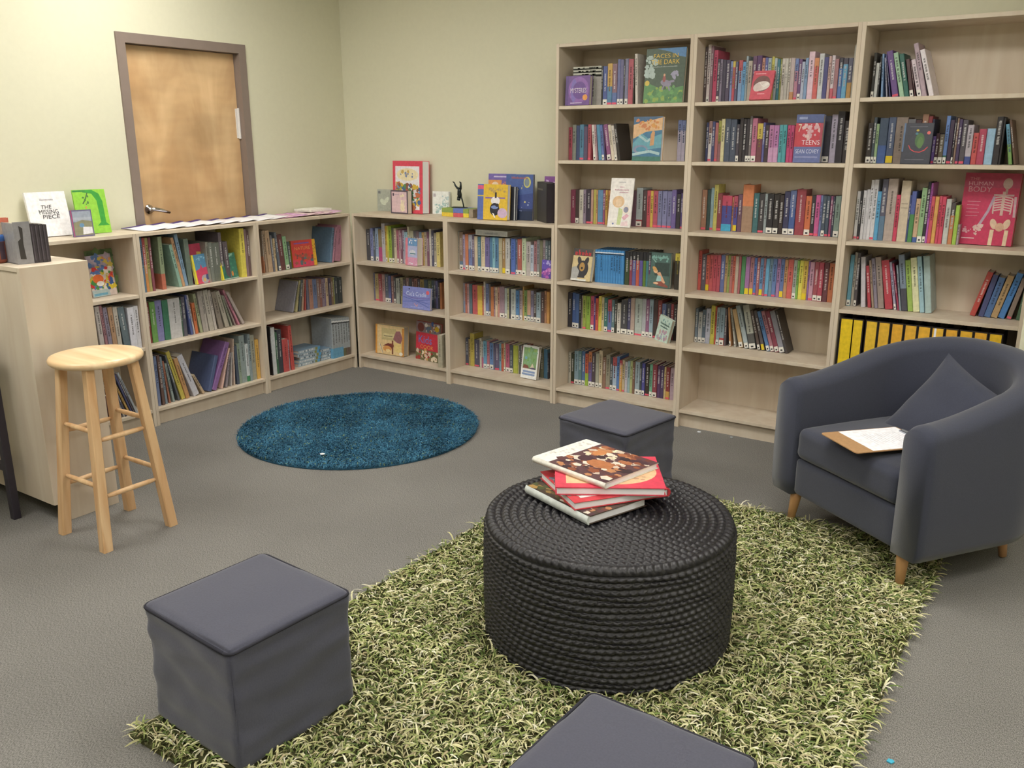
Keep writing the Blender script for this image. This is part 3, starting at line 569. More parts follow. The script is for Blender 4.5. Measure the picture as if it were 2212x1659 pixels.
display(D, 'red cookbook with food photos leaning at the end of the bottom shelf right of the corner', (.437, .118, .098), -7, .228, .262, .022, 4, 'c43848',
        [('r', '8d7c80', 0, .72, 1, 1), ('e', '7a4038', .2, .85, .14, .12), ('n', ['c0b090', '46609a', 'e0d8d0', 'a06a50', '6a7a8a'], .4, .75, .98, .98, 26, .014), ('e', 'd8b438', .88, .86, .09, .07),
         ('r', 'cf3a4c', 0, .27, 1, .72), ('r', '75704c', 0, 0, 1, .27), ('n', ['d8c0b0', '8a5038', 'e8d8c0', 'a83a38', '50603a', 'c89a50'], .04, .02, .96, .25, 44, .016)],
        [('Kids', .4, .54, .56, .2, '6a80c8'), ('COOK', .48, .35, .56, .1, 'e0a050')])
display(D, 'little purple book at the end of the top shelf of the low case beside the tall ones', (1.479, .078, .746), -8, .082, .108, .013, 4, '5a48a0',
        [('r', '6a5ab8', 0, .5, 1, 1), ('n', ['b060b0', '8a50a8', 'c888c8'], .05, .05, .95, .5, 16, .012), ('n', 'b0a8e0', .1, .75, .9, .92, 8, .008)])
display(D, 'white framed book with a green picture leaning on the bottom row beside the tall cases', (1.318, .092, .098), -5, .125, .207, .024, 9, 'e6e8e6',
        [('r', '86a878', .08, .3, .92, .94), ('n', ['7aa860', '9ab870', '88b088'], .12, .45, .9, .92, 30, .012), ('e', '7aacc0', .25, .62, .09, .05), ('p', '8a5a50', [(.1, .3), (.15, .42), (.4, .4), (.5, .31)]), ('p', '5a5070', [(.5, .3), (.6, .36), (.88, .34), (.9, .3)]), ('p', 'd8ccb8', [(.55, .33), (.68, .48), (.8, .36)]),
         ('r', 'eceeee', 0, 0, 1, .3), ('r', '8aa0c8', .12, .18, .88, .24), ('r', '8aa0c8', .08, .10, .88, .16)])
m = MB(); m.box(0, 0, 0, .242, .16, .034, 'c9cac6'); m.box(.01, -.0004, .006, .232, 0, .028, 'b9bab6')
fb = m.build('display_book', 'print', None, TR(.967, .112, .9705)); tag(fb, 'pale grey book lying flat across the tops of the row beside the tall cases', 'book')
m = MB(); m.box(.004, .003, .004, .2425, .157, .030); m.build('page_block', 'pages', fb)
lettering(fb, '~12', .121, .017, .1, .012, '8a8c90', -.0008)
display(D, 'squarish purple book with an orange dot in front of grey books on the top shelf', (1.663, .018, 1.725), 0, .152, .154, .03, 4, '6f4f8e',
        [('r', '5c4480', 0, 0, .12, 1), ('e', '8a62a8', .54, .52, .42, .44), ('e', '7a6ab0', .35, .5, .12, .4), ('e', '6a4a90', .58, .5, .28, .3), ('e', 'e09a50', .82, .26, .1, .1), ('r', 'c8b8d8', .22, .06, .7, .09)],
        [('MYSTERIES', .54, .5, .66, .16, 'd8ccdc')])
display('display_book', 'large green book with yellow lettering about faces, top shelf nearest the corner', (2.125, .045, 1.725), 0, .222, .272, .026, 6, '4a5e4c',
        [('r', '4c5c4e', 0, 0, 1, 1), ('p', '5a86b4', [(.25, 1), (1, 1), (1, .82), (.85, .84), (.6, .93)]), ('p', '5c8a58', [(0, 0), (1, 0), (1, .3), (.5, .24), (0, .4)]), ('n', ['6a9a60', '88a050', '4f7a50'], .05, .03, .95, .3, 36, .014), ('n', 'a8b8b4', .02, .45, .26, .88, 22, .016), ('e', 'c8b050', .07, .37, .06, .05),
         ('e', '8a8498', .55, .36, .14, .06, -15), ('l', '8a8498', [(.52, .34), (.46, .24)], .008), ('l', '8a8498', [(.6, .34), (.66, .22)], .008), ('l', '8a8498', [(.64, .38), (.76, .4)], .012), ('e', '9a5a58', .5, .44, .04, .06), ('e', 'd0a080', .5, .51, .025, .025), ('n', '9a98b0', .72, .45, .85, .55, 6, .012)],
        [('FACES IN', .5, .86, .62, .075, 'd8b850'), ('THE DARK', .5, .75, .72, .085, 'd8b850'), ('~18', .5, .665, .62, .022, 'b0b8b4')])
for i in range(3):
    m = MB(); zz = i * .0165
    m.box(0, 0, zz, .176, .13, zz + .0155, '8f9088')
    m.box(0, -.0004, zz + .004, .176, 0, zz + .0155, 'b8b8ae'); m.box(.0, -.0008, zz, .176, -.0004, zz + .006, '33352f')
    rr = random.Random(i)
    for q in range(9): x = rr.uniform(.02, .15); m.box(x, -.001, zz + .002, x + .012, -.0008, zz + .010, '3c3e38')
    mg = m.build('puzzle_magazine', 'matte_print', None, TR(1.688, .062, 1.8805))
    tag(mg, ['lowest', 'middle', 'topmost'][i] + ' of three black and white magazines lying across the grey books', 'magazine', 'stacked magazines')
    p = MB(); p.box(.001, .002, zz + .002, .1765, .1305, zz + .0145); p.build('page_block', 'pages', mg)
display(D, 'sea adventure book with orange and blue wave cover, second shelf nearest the corner', (2.085, .018, 1.433), 0, .166, .226, .028, 3, 'c8a880',
        [('r', '4a7898', 0, 0, 1, 1), ('p', '4f6a88', [(0, .84), (.5, .88), (1, .98), (1, 1), (0, 1)]), ('p', 'd6b088', [(0, .5), (.45, .66), (1, .7), (1, .98), (.5, .9), (0, .82)]), ('n', ['c8825a', 'd09858'], .06, .72, .9, .92, 26, .010),
         ('p', '6aa0b0', [(0, .4), (.3, .62), (.55, .5), (1, .62), (1, .3), (.5, .26), (0, .2)]), ('e', '8890a8', .28, .26, .26, .1), ('e', '5890a8', .3, .26, .18, .06), ('l', 'a8c4c8', [(0, .14), (.3, .18), (.6, .22), (.95, .16)], .014), ('l', 'a8c4c8', [(.2, .58), (.5, .44), (.6, .5)], .012), ('p', 'c89a70', [(.6, .34), (.74, .36), (.76, .66), (.68, .68), (.62, .6)]), ('r', '4a7a70', 0, 0, 1, .1)],
        pagecol='white_paper')
display(D, 'tall white book with a blond child leaning on the third shelf nearest the corner', (1.947, .016, 1.075), 8, .132, .268, .012, 12, 'e9e6e2',
        [('r', 'e6e2de', .02, .01, .98, .99), ('e', 'dcb890', .4, .52, .26, .12), ('e', 'e0c4a4', .42, .5, .14, .08), ('p', 'c0cc98', [(.4, .05), (.56, .05), (.64, .36), (.44, .4)]), ('p', 'd8a8b8', [(.6, .2), (.8, .28), (.92, .24), (.72, .14)]), ('e', 'e8dcd0', .76, .36, .16, .09), ('e', '8a8aa0', .76, .36, .11, .06), ('e', '7880b0', .24, .07, .04, .02), ('p', 'e4ccd0', [(.58, .03), (.9, .03), (.86, .14), (.6, .1)])],
        [('~4', .5, .82, .2, .025, 'c890a8'), ('~10', .5, .765, .62, .03, 'c890a8'), ('~8', .6, .715, .4, .028, 'c890a8'), ('~6', .5, .92, .3, .02, '9a98a8')])
display(D, 'book with a dark animal face under red lettering, leftmost on the fourth shelf near corner', (1.691, .060, .748), -3, .132, .185, .03, 12, 'cdbb92',
        [('r', 'd0bd90', 0, 0, 1, 1), ('r', '4a4848', .0, .78, 1, 1), ('e', '35333a', .55, .38, .3, .26), ('e', '35333a', .36, .62, .1, .14, 20), ('e', '35333a', .72, .62, .1, .14, -20), ('e', 'b08a50', .52, .44, .14, .14), ('e', '2a282c', .52, .4, .05, .04), ('p', 'a8a8a8', [(0, .05), (.34, .05), (.4, .3), (.22, .45), (0, .4)]), ('r', 'd8d8d4', 0, 0, .8, .06), ('r', '38363c', .35, .1, .7, .16)],
        [('~5', .5, .88, .86, .17, 'c83c44')])
display(D, 'dark teal book with a kneeling girl at the end of the fourth shelf nearest the corner', (2.165, .10, .748), 0, .134, .194, .022, 3, '4a625e',
        [('r', '506a66', .02, .02, .98, .98), ('r', '3a4a48', .3, .35, .95, .72), ('l', '8ab0a8', [(.15, .85), (.35, .72)], .006), ('n', '7aa8a0', .15, .78, .9, .92, 16, .007), ('e', 'd8b08a', .34, .48, .11, .06, -40), ('e', 'c89a60', .3, .54, .12, .05, -40), ('p', 'd8a888', [(.4, .42), (.55, .46), (.8, .16), (.7, .12)]), ('p', '9ac0c0', [(.38, .2), (.44, .36), (.6, .34), (.62, .18)]), ('p', '8a5048', [(.35, .16), (.6, .2), (.95, .06), (.9, .02), (.4, .08)]), ('e', 'e0b898', .38, .13, .12, .03)],
        [('~9', .52, .88, .72, .08, '8ab8b0')])
display(D, 'pale teal paperback tipped against the end of the fifth shelf nearest the corner', (2.222, .10, .455), -30, .118, .148, .02, 8, 'b8cfc4',
        [('r', 'bcd2c8', .02, .02, .98, .98), ('n', ['a890a8', 'b8a0a0', '98a8b8'], .15, .08, .9, .5, 26, .011), ('n', '7aa0a0', .3, .75, .95, .92, 6, .006)],
        [('~9', .52, .74, .7, .09, '3a5a58'), ('~8', .52, .62, .6, .07, '3a5a58')], roll=9)
display(D, 'red book with a sleeping face propped before the top row of the middle tall case', (2.710, .012, 1.725), 0, .103, .146, .012, 22, 'c85a68',
        [('r', 'c65866', .02, .02, .98, .98), ('e', '7a5a5a', .48, .55, .4, .28), ('e', 'd8ccc8', .5, .47, .38, .16, 8), ('e', 'd0c0bc', .3, .42, .2, .14), ('p', 'e8e0dc', [(.35, .62), (.5, .5), (.75, .6), (.86, .52), (.6, .42), (.45, .5)]), ('r', 'e0a0a8', .1, .88, .6, .91), ('r', 'e0a0a8', .35, .18, .7, .21)])
display(D, 'red and slate book for teens in front of the second shelf of the middle tall case', (2.946, .018, 1.433), 0, .128, .222, .03, 4, '4c5478',
        [('r', '55608c', 0, .84, 1, 1), ('r', 'b8424e', 0, .33, 1, .82), ('r', '646e9e', 0, 0, 1, .33), ('n', ['c8a0a8', 'd0b0b0'], .28, .5, .9, .8, 22, .010), ('r', '8a94b8', .1, .9, .4, .95), ('r', 'a04858', .9, .33, 1, .82), ('r', '8a90b8', .05, .1, .9, .13)],
        [('7', .16, .72, .12, .16, 'd8c8b0'), ('TEENS', .6, .42, .66, .1, 'e0ccd4'), ('SEAN COVEY', .5, .235, .86, .085, 'c8cce0')])
display(D, 'dark book with a green figure over a red arc, second shelf behind the armchair', (3.432, .018, 1.433), 0, .122, .178, .012, 5, '34343e',
        [('r', '3a3c48', .02, .02, .98, .98), ('r', '5a7090', 0, .3, .06, 1), ('e', '4a6a44', .58, .58, .16, .18), ('e', '5a7a48', .6, .52, .1, .14), ('e', 'c8b048', .48, .82, .05, .025), ('e', 'd86a68', .86, .76, .06, .04), ('e', '4a7a8a', .46, .74, .05, .03), ('l', 'c84a50', [(.22, .46), (.3, .36), (.45, .3), (.62, .29), (.78, .34), (.88, .42)], .0035), ('r', '6a6c78', .15, .1, .8, .115), ('r', '6a6c78', .2, .9, .8, .915)])
display(D, 'big red anatomy book with a skeleton on its cover, third shelf behind the armchair', (3.685, .170, 1.075), -5, .226, .318, .035, 4, 'c63a5e',
        [('r', 'c43a60', 0, 0, 1, 1), ('r', 'b04060', 0, .8, 1, 1), ('e', 'c0a49c', .78, .86, .085, .075), ('r', 'b89890', .755, .72, .8, .8), ('l', 'd0b0a8', [(.74, .75), (.74, .42)], .012), ('l', 'c8a8a8', [(.56, .7), (.92, .7)], .008)]
        + [('l', 'd4b4b0', [(.74 + s * .02, .68 - i * .035), (.74 + s * .16, .66 - i * .035), (.74 + s * (.17 - .004 * i), .63 - i * .038)], .006) for i in range(6) for s in (-1, 1)]
        + [('l', 'b8a0b4', [(.58, .68), (.5, .48), (.36, .26)], .011), ('n', 'd8b8b4', .30, .14, .42, .28, 12, .008), ('e', 'dcc0a8', .63, .3, .06, .075, 20), ('e', 'dcc0a8', .86, .3, .06, .075, -20), ('e', 'd0a890', .745, .26, .08, .06), ('l', 'e0c8ac', [(.62, .22), (.61, 0)], .016), ('l', 'e0c8ac', [(.88, .22), (.87, 0)], .016), ('l', 'c8a8b0', [(.95, .68), (.97, .4)], .01),
           ('n', 'd8a0ac', .1, .16, .24, .24, 10, .007)] + [('r', 'dca4b4', .1, .6 - .05 * i, .34 - .02 * (i % 3), .606 - .05 * i) for i in range(5)] + [('r', 'e4bcc4', .08, .08, .32, .095)],
        [('THE', .18, .92, .18, .04, 'd88a9c'), ('HUMAN', .3, .855, .44, .055, 'd8a0b0'), ('BODY', .3, .775, .42, .075, 'd8a0b0')])
YE = [('r', 'e6d63c', -.0, 0, .1, 1)]
display(D, 'blue and red picture book with a yellow spine and castle below the door', (-.030, -1.236, .746), 98, .142, .168, .012, 9, '5a8fb4',
        [('r', '5a8cb0', .1, .5, 1, 1), ('p', 'cc4a68', [(.1, 0), (.1, .45), (.35, .52), (.42, .66), (.48, .52), (.8, .56), (1, .45), (1, 0)]), ('e', 'a8a0a8', .52, .14, .2, .15), ('e', '4a5080', .66, .2, .08, .1), ('e', 'd0b060', .48, .12, .06, .06), ('n', '8ab8d0', .2, .8, .95, .92, 12, .006)] + YE, spine='e6d63c')
display(D, 'green picture book with a yellow spine below the door', (-.034, -1.050, .746), 98, .134, .152, .012, 9, '3f7a68',
        [('r', '3e7866', .1, 0, 1, 1), ('n', ['4a8a70', '356a5c'], .14, .05, .96, .8, 30, .010), ('e', 'c8884a', .66, .2, .06, .1), ('e', '5a90a0', .5, .14, .07, .08), ('n', 'a0c8b8', .15, .86, .95, .95, 14, .005), ('r', 'a0b8ac', .1, 0, 1, .04)] + YE, spine='e6d63c')
display(D, 'pink picture book standing behind the blue and red castle book', (-.075, -1.222, .746), 96, .150, .226, .01, 4, 'b8465e',
        [('r', 'bc4660', 0, 0, 1, 1), ('p', 'c8b060', [(.3, .3), (.34, .8), (.55, .78), (.6, .3)]), ('r', 'b84a88', .6, .4, 1, .95)])
display(D, 'red nature picture book with yellow checked edge left of the corner', (-.089, -.449, .746), 82, .186, .172, .02, 6, 'c8483e',
        [('r', 'cc4a42', 0, 0, 1, 1), ('p', 'c84860', [(0, 0), (.9, 0), (.9, .25), (.5, .18), (0, .3)]), ('r', '8a5aa0', .12, .86, .74, .91), ('n', ['9a5a48', '7a4a48', '5a6a70'], .1, .08, .86, .5, 26, .013), ('r', 'd8a838', .87, 0, 1, 1), ('n', 'a07838', .88, .04, .99, .96, 12, .006)],
        [('NATURE', .44, .70, .66, .12, 'dc9a60')], spine='d8a838')
CL = ['c83a38', 'd87a3a', 'e0d8d0', '5a78b0', 'c8b040', '4a8a4a']
display(D, 'colourful comic picture book in front, top shelf behind the turned bookcase', (-.110, -1.815, .746), 97, .150, .150, .008, 10, 'c8b8b0',
        [('n', CL, .03, .25, .97, .97, 60, .016), ('e', 'e07038', .35, .62, .22, .16), ('e', 'e8e4e0', .4, .45, .15, .09), ('r', 'a8b8b8', 0, 0, .7, .24), ('r', '6aa0b8', .05, .04, .6, .12), ('n', ['d0b838', '3a5a98'], .62, .25, .98, .6, 14, .012)])
display(D, 'lilac comic picture book behind the front one, top shelf behind turned bookcase', (-.135, -1.800, .746), 97, .150, .215, .008, 7, 'a498a8',
        [('n', ['b0a0b0', '7a7aa0', 'c88a58', '5a78a8', 'c8b050'], .02, .02, .98, .98, 70, .016)])
display(D, 'green backed picture book furthest back on the top shelf behind the stool', (-.150, -1.795, .746), 97, .165, .24, .008, 5, '5c7048', [('n', ['6a8050', '4c6040'], .02, .02, .98, .98, 30, .02)])

# ------------------------------------------------------------------ things on top of the low cases
T1 = 1.071
display(D, 'grey card with pale leaves standing at the left end of the low case top', (.004, .268, T1), 1, .150, .147, .010, 2, 'b2b6ac',
        [('r', 'aeb4aa', .03, .03, .97, .97), ('e', 'd0d8c8', .35, .42, .2, .12, -30), ('e', 'd0d8c8', .55, .5, .2, .1, 40), ('r', '7a7c80', .06, .8, .2, .92)], pagecol='white_paper')
display('box_frame', 'dark framed pink picture standing in front of the big red book', (.236, .148, T1), -3, .156, .152, .040, 1, '5e5460',
        [('r', 'd8bcc4', .06, .06, .94, .94), ('n', 'e8dcc0', .55, .12, .82, .85, 26, .009), ('e', 'e6d8bc', .68, .3, .12, .2), ('r', '4a3a50', .12, .76, .2, .88), ('r', 'a890a8', .24, .8, .5, .83)], cat='picture')
display(D, 'big thick red treasury standing at the back of the low case top', (.205, .205, T1), -4, .275, .340, .066, 2, 'd84a60',
        [('r', 'e6e4ea', .09, .07, .9, .9), ('e', 'e8dcb8', .5, .74, .36, .12), ('r', 'e8dcb8', .2, .66, .82, .8), ('n', ['8a90b8', 'c8a860', '7a88b0'], .25, .7, .78, .84, 9, .012), ('p', 'd8c060', [(.1, .4), (.3, .42), (.32, .58), (.1, .6)]), ('n', ['5a8a60', '6a9ac0', 'c07050', '4a6aa0', 'd0b048', '8a5a48'], .1, .1, .9, .56, 90, .020), ('r', 'e0dce2', .7, .32, .88, .45)], pagecol='white_paper')
display(D, 'white card with pale blue flowers standing right of the big red book', (.512, .250, T1), 4, .130, .148, .02, 2, 'e2e4e2',
        [('r', 'e6eae8', .03, .03, .97, .97), ('n', ['b8d0d0', 'a8c4c8', '9ab8b8'], .08, .06, .95, .5, 30, .010), ('n', 'b8ccd0', .6, .5, .95, .8, 8, .008), ('r', 'b8b0b8', .06, .76, .2, .9)], pagecol='white_paper')
# colour block box under the figurine
bx = thing('block_box', 'flat box of green, yellow, blue and red blocks under the handstand figurine', 'box', TR(.669, .150, T1) @ RZ(-2))
m = MB()
for x0, x1, ca, cb in ((0, .096, '8aa058', 'dcc048'), (.096, .178, '6a7cc0', 'c8606a'), (.178, .222, '8aa058', 'dcc848')):
    m.box(x0, 0, .026, x1, .12, .054, ca); m.box(x0, 0, 0, x1, .12, .026, cb)
bevel(m.build('block_row', 'matte_print', bx), .002)
m = MB(); m.box(.222, .004, .002, .255, .118, .052, '9a8f80'); m.build('box_end', 'matte_print', bx)
fg = thing('figurine', 'dark bronze figurine doing a handstand on the colour block box', 'figurine', TR(.775, .205, T1 + .0548))
m = MB(); m.lathe([(.052, 0), (.05, .003), (.044, .005)], 24, 'ffffff', Matrix.Diagonal((1.25, .6, 1, 1))); m.build('base', 'bronze', fg, None, True)
m = MB()
m.tube([(.036, -.004, .004), (.030, -.004, .03), (.020, -.002, .055), (.008, 0, .072)], [.0045, .0042, .005, .0065], 10)       # arm on the base
m.tube([(.044, -.008, .003), (.030, -.004, .004)], [.003, .0045], 8)
m.tube([(-.014, .002, .052), (-.018, .002, .058), (-.008, 0, .074)], [.004, .0045, .006], 10)
m.tube([(.004, 0, .066), (.000, 0, .085), (-.002, 0, .105), (.002, 0, .12)], [.012, .0155, .012, .013], 12)                    # torso
m.tube([(-.006, -.006, .046), (-.004, -.004, .055), (0, 0, .067)], [.0105, .011, .007], 12)                                   # head
m.tube([(.008, 0, .118), (.011, 0, .14), (.012, -.002, .16)], [.0085, .0065, .005], 10)                                      # bent leg
m.tube([(.012, -.002, .158), (.004, -.006, .163)], [.004, .003], 8)
m.tube([(-.004, 0, .118), (-.020, 0, .126), (-.034, 0, .14), (-.040, 0, .155), (-.052, 0, .162)], [.0085, .0065, .0055, .004, .0035], 10)
m.build('figure', 'bronze', fg, None, True)
display(D, 'yellow farm animal book with a blue edge on the low case top', (1.015, .066, T1), 4, .213, .212, .035, 4, 'd8b43c',
        [('r', 'dcb83e', .2, 0, 1, 1), ('r', '5a6eb0', 0, 0, .2, 1), ('r', 'd85a80', 0, .86, .2, .97), ('r', 'd8c050', 0, .66, .2, .69), ('r', '8a6aa8', .26, .6, .92, .64), ('e', 'e8e4ea', .6, .54, .15, .12), ('e', '2c2a38', .58, .3, .16, .18), ('e', '7a90c8', .58, .36, .12, .05), ('r', '2c2a38', .58, .62, .64, .78), ('e', 'c8b0d0', .84, .2, .16, .14), ('e', '2c2a38', .66, .42, .06, .05), ('p', 'f0ecec', [(.5, .2), (.56, .18), (.62, .06), (.58, .06)]), ('n', 'b89a60', .3, .78, .9, .9, 16, .008)], pagecol='white_paper')
display(D, 'thin dark spiral book tucked between the yellow and the starry blue books', (1.09, .125, T1), 3, .170, .200, .014, 3, '30323c', [('r', 'c4c8cc', .9, 0, .94, 1)], pagecol='white_paper')
display(D, 'dark blue picture book of a starry night with a yellow moon', (1.170, .150, T1), 8, .182, .272, .02, 3, '303c64',
        [('r', '4a609c', 0, .3, 1, 1), ('p', '3c4c88', [(0, .25), (1, .25), (1, .6), (0, .5)]), ('r', '24304c', 0, 0, 1, .2), ('e', 'c8c470', .78, .83, .13, .12), ('e', '7a8a98', .77, .83, .09, .09), ('n', 'd0c878', .1, .3, .9, .78, 11, .005), ('n', '9aa8d0', .05, .2, .9, .4, 16, .005)],
        [('~12', .5, .93, .6, .05, 'b87068')])
display(D, 'violet picture book with an orange corner behind the yellow book', (.998, .200, T1), 5, .190, .272, .01, 4, '6f62a8',
        [('r', '7264ac', 0, 0, 1, 1), ('r', 'dc9a58', 0, .68, .5, .86), ('e', 'e8d0b8', .26, .76, .12, .06), ('n', 'd89070', .55, .7, .95, .84, 10, .009), ('r', 'c8c0e0', .2, .92, .75, .95)])
display(D, 'purple picture book at the end of the low case top against the tall case', (1.400, .215, T1), 5, .185, .262, .012, 5, '7c4a90',
        [('r', '84509a', 0, 0, 1, 1), ('n', ['b890c8', '9a68b0', 'c8a8d8'], .05, .55, .98, .98, 24, .012), ('n', ['c84a68', '4a8a70', 'd07088'], .0, .05, .3, .5, 14, .010)])
display(D, 'dark book turned at an angle in front of the purple book', (1.372, .195, T1), -40, .180, .232, .05, 0, '3a3836', [('r', '454340', .05, .05, .95, .97), ('r', '6a665a', .1, .8, .6, .84)], pagecol='dark_metal')
# leaflets fanned along the top of the two left hand cases
for i in range(8):
    y = -1.50 + i * .1245
    lf = tag(link('leaflet', None, None, TR(-.262, y, T1 + .001 + .0012 * (i % 2)) @ RZ(6 + (i * 37 % 7) - 3) @ RY(0)), ordinal(i + 1) + ' purple headed leaflet from the stool end of the fanned row below the door', 'leaflet', 'fanned leaflets')
    rr = random.Random(i)
    m = MB(); nx, ny = 8, 6; vs = []; fs = []
    for a in range(nx + 1):
        for b in range(ny + 1):
            u = a / nx; v = b / ny
            vs.append((u * .215, v * .145 - .02, .004 + .010 * (v ** 1.6) + .002 * math.sin(u * 5 + i)))
    for a in range(nx):
        for b in range(ny):
            q = a * (ny + 1) + b; fs.append((q, q + ny + 1, q + ny + 2, q + 1))
    m.add(vs, fs, 'eceaf4'); so = m.build('sheet', 'white_paper', lf, None, True)
    md = so.modifiers.new('t', 'SOLIDIFY'); md.thickness = .0015; md.offset = -1
    m = MB(); vs = [(x, yy, zz + .0012) for x, yy, zz in vs[:2 * (ny + 1)]]
    fs = [(b, b + ny + 1, b + ny + 2, b + 1) for b in range(ny)]
    m.add(vs, fs, '54407e'); h2 = m.build('header', 'print', lf, None, True); md = h2.modifiers.new('t', 'SOLIDIFY'); md.thickness = .003; md.offset = 1
    m = MB(); vs = [(.05 + a * .05, b * .02 + .01, .0062 + .010 * (((b * .02 + .03) / .145) ** 1.6)) for a in range(3) for b in range(5)]
PK = ['dcb4cc', 'd8a8d4', 'e2c8d0', 'd6b0c4', 'e4ccd0', 'dab4d2']
for i in range(6):
    y = -.56 + i * .075
    lf = MB(); vs = []; fs = []; nx, ny = 6, 6; r0 = random.Random(40 + i)
    for a in range(nx + 1):
        for b in range(ny + 1):
            u = a / nx; v = b / ny
            vs.append((u * .2, v * .15, .003 + .002 * i * .6 + .012 * v * v * r0.uniform(.8, 1) + .002 * math.sin(6 * u + i)))
    for a in range(nx):
        for b in range(ny):
            q = a * (ny + 1) + b; fs.append((q, q + ny + 1, q + ny + 2, q + 1))
    lf.add(vs, fs, PK[i])
    o = lf.build('leaflet', 'matte_print', None, TR(-.255 + .01 * (i % 3), y, T1 + .0005) @ RZ(-4 + 3 * (i % 4)), True)
    md = o.modifiers.new('t', 'SOLIDIFY'); md.thickness = .0012; md.offset = -1
    tag(o, ordinal(i + 1) + ' pink leaflet from the door end, on the low case left of the corner', 'leaflet', 'pink leaflets')
m = MB(); m.box(0, 0, 0, .15, .20, .016, 'ecebe2'); m.box(.0, -.0005, .003, .15, 0, .013, 'd8d6cc')
tag(bevel(m.build('paper_pad', 'matte_print', None, TR(-.262, -.255, T1 + .0185) @ RZ(4)), .002), 'cream paper pad lying nearest the corner beyond the pink leaflets', 'pad')
display(D, 'white picture book with black hand drawn title leaning on the wall', (-.205, -2.03, T1), 86, .200, .225, .018, 12, 'ecebee',
        [('r', 'eeedf0', 0, 0, 1, 1)], [('~10', .5, .83, .34, .05, 'b0acb4'), ('THE', .46, .66, .26, .085, '2c2a30', .1), ('MISSING', .5, .55, .48, .1, '2c2a30', -.1), ('PIECE', .54, .44, .42, .09, '2c2a30', .1)])
display(D, 'bright green picture book with a dark green tree leaning by the wall', (-.185, -1.80, T1), 82, .166, .228, .012, 9, '8cc840',
        [('r', '90cc44', 0, 0, 1, 1), ('p', '3a9a3c', [(.72, .2), (.88, .2), (.88, .72), (.8, .9), (.6, .99), (.3, .99), (.3, .94), (.58, .9), (.7, .74)]), ('p', '3a9a3c', [(.6, .17), (.98, .17), (.88, .24), (.7, .24)]), ('r', '3a8a40', 0, .95, .4, .99), ('l', '4a6a40', [(.45, .93), (.36, .78), (.26, .68)], .006), ('n', '4a7a40', .28, .66, .46, .86, 7, .006), ('e', 'd0885a', .34, .6, .02, .03)])
display('picture_card', 'small landscape card with a dark border in front of the green book', (-.087, -1.889, T1), 86, .107, .134, .012, 5, '6a6488',
        [('r', '9aa4b4', .07, .55, .95, .95), ('r', 'a8b0bc', .07, .62, .95, .72), ('p', '8a8a72', [(.07, .05), (.95, .05), (.95, .56), (.5, .62), (.07, .52)]), ('e', '6a90b4', .45, .42, .12, .08), ('p', 'dcdce4', [(.45, .08), (.93, .1), (.93, .34), (.5, .36)]), ('r', 'a8507a', 0, 0, .05, 1)], cat='card')
# on the turned case
fl = thing('magazine_file', 'grey open magazine holder with dark slim cases standing on the turned bookcase', 'holder', TR(.712, -2.585, T1 + .0005) @ RZ(84))
m = MB(); m.box(0, 0, 0, .062, .004, .165, '8d8c90'); m.box(0, .004, 0, .004, .11, .16, '8d8c90'); m.box(0, .004, 0, .062, .11, .004, '8d8c90'); m.box(.058, .004, 0, .062, .11, .12, '8a898c')
m.add([(.012, -.0006, .02), (.034, -.0006, .018), (.030, -.0006, .08), (.034, -.0006, .14), (.020, -.0006, .15), (.022, -.0006, .1), (.011, -.0006, .09)], [(0, 1, 2, 3, 4, 5, 6)], '3a3736')
m.build('holder_body', 'print', fl)
for i in range(4):
    cs = MB(); x = .064 + i * .0158
    cs.box(x, 0, .0, x + .0148, .105, .155 - .002 * i, '3b353b'); cs.box(x + .003, -.0005, .01, x + .006, 0, .145, '5c555f')
    o = bevel(cs.build('slim_case', 'print', None, TR(.712, -2.585, T1 + .0005) @ RZ(84)), .001)
    tag(o, ordinal(i + 1) + ' dark slim case right of the grey holder on the turned bookcase', 'case', 'dark slim cases')
display(D, 'orange edged book standing behind the grey holder on the turned bookcase', (.60, -2.60, T1), 84, .055, .176, .02, 0, 'd8705a', [('r', 'd87860', 0, .9, 1, 1), ('r', 'd8c0b0', 0, 0, 1, .9)])
cn = thing('drink_can', 'brown and blue drink can standing on the turned bookcase', 'can', TR(.585, -2.595, T1 + .0005))
m = MB(); m.lathe([(.026, 0), (.0325, .008), (.033, .012), (.033, .100)], 32, '8a4a36'); m.add([], [], 'ffffff')
m2 = MB(); m2.lathe([(.0331, .086), (.0331, .100), (.030, .112)], 32, '4a78c8'); m2.build('can_shoulder', 'print', cn, None, True)
for a0, c, z0, z1 in ((-.2, '4a3a48', .015, .085), (.9, 'c8c4c8', .02, .05), (-.95, 'cfccd4', .045, .08), (2.4, '4a3a48', .02, .08)):
    vs = []
    for k in range(5):
        a = a0 + k * .16
        vs += [(.0333 * math.cos(a), .0333 * math.sin(a), z0), (.0333 * math.cos(a), .0333 * math.sin(a), z1)]
    m.add(vs, [(2 * k, 2 * k + 2, 2 * k + 3, 2 * k + 1) for k in range(4)], c)
m.build('can_body', 'print', cn, None, True)
m = MB(); m.lathe([(.030, .112), (.0275, .115), (.0265, .112)], 32); m.box(-.008, -.012, .1122, .008, .012, .114); m.build('can_lid', 'alu', cn)
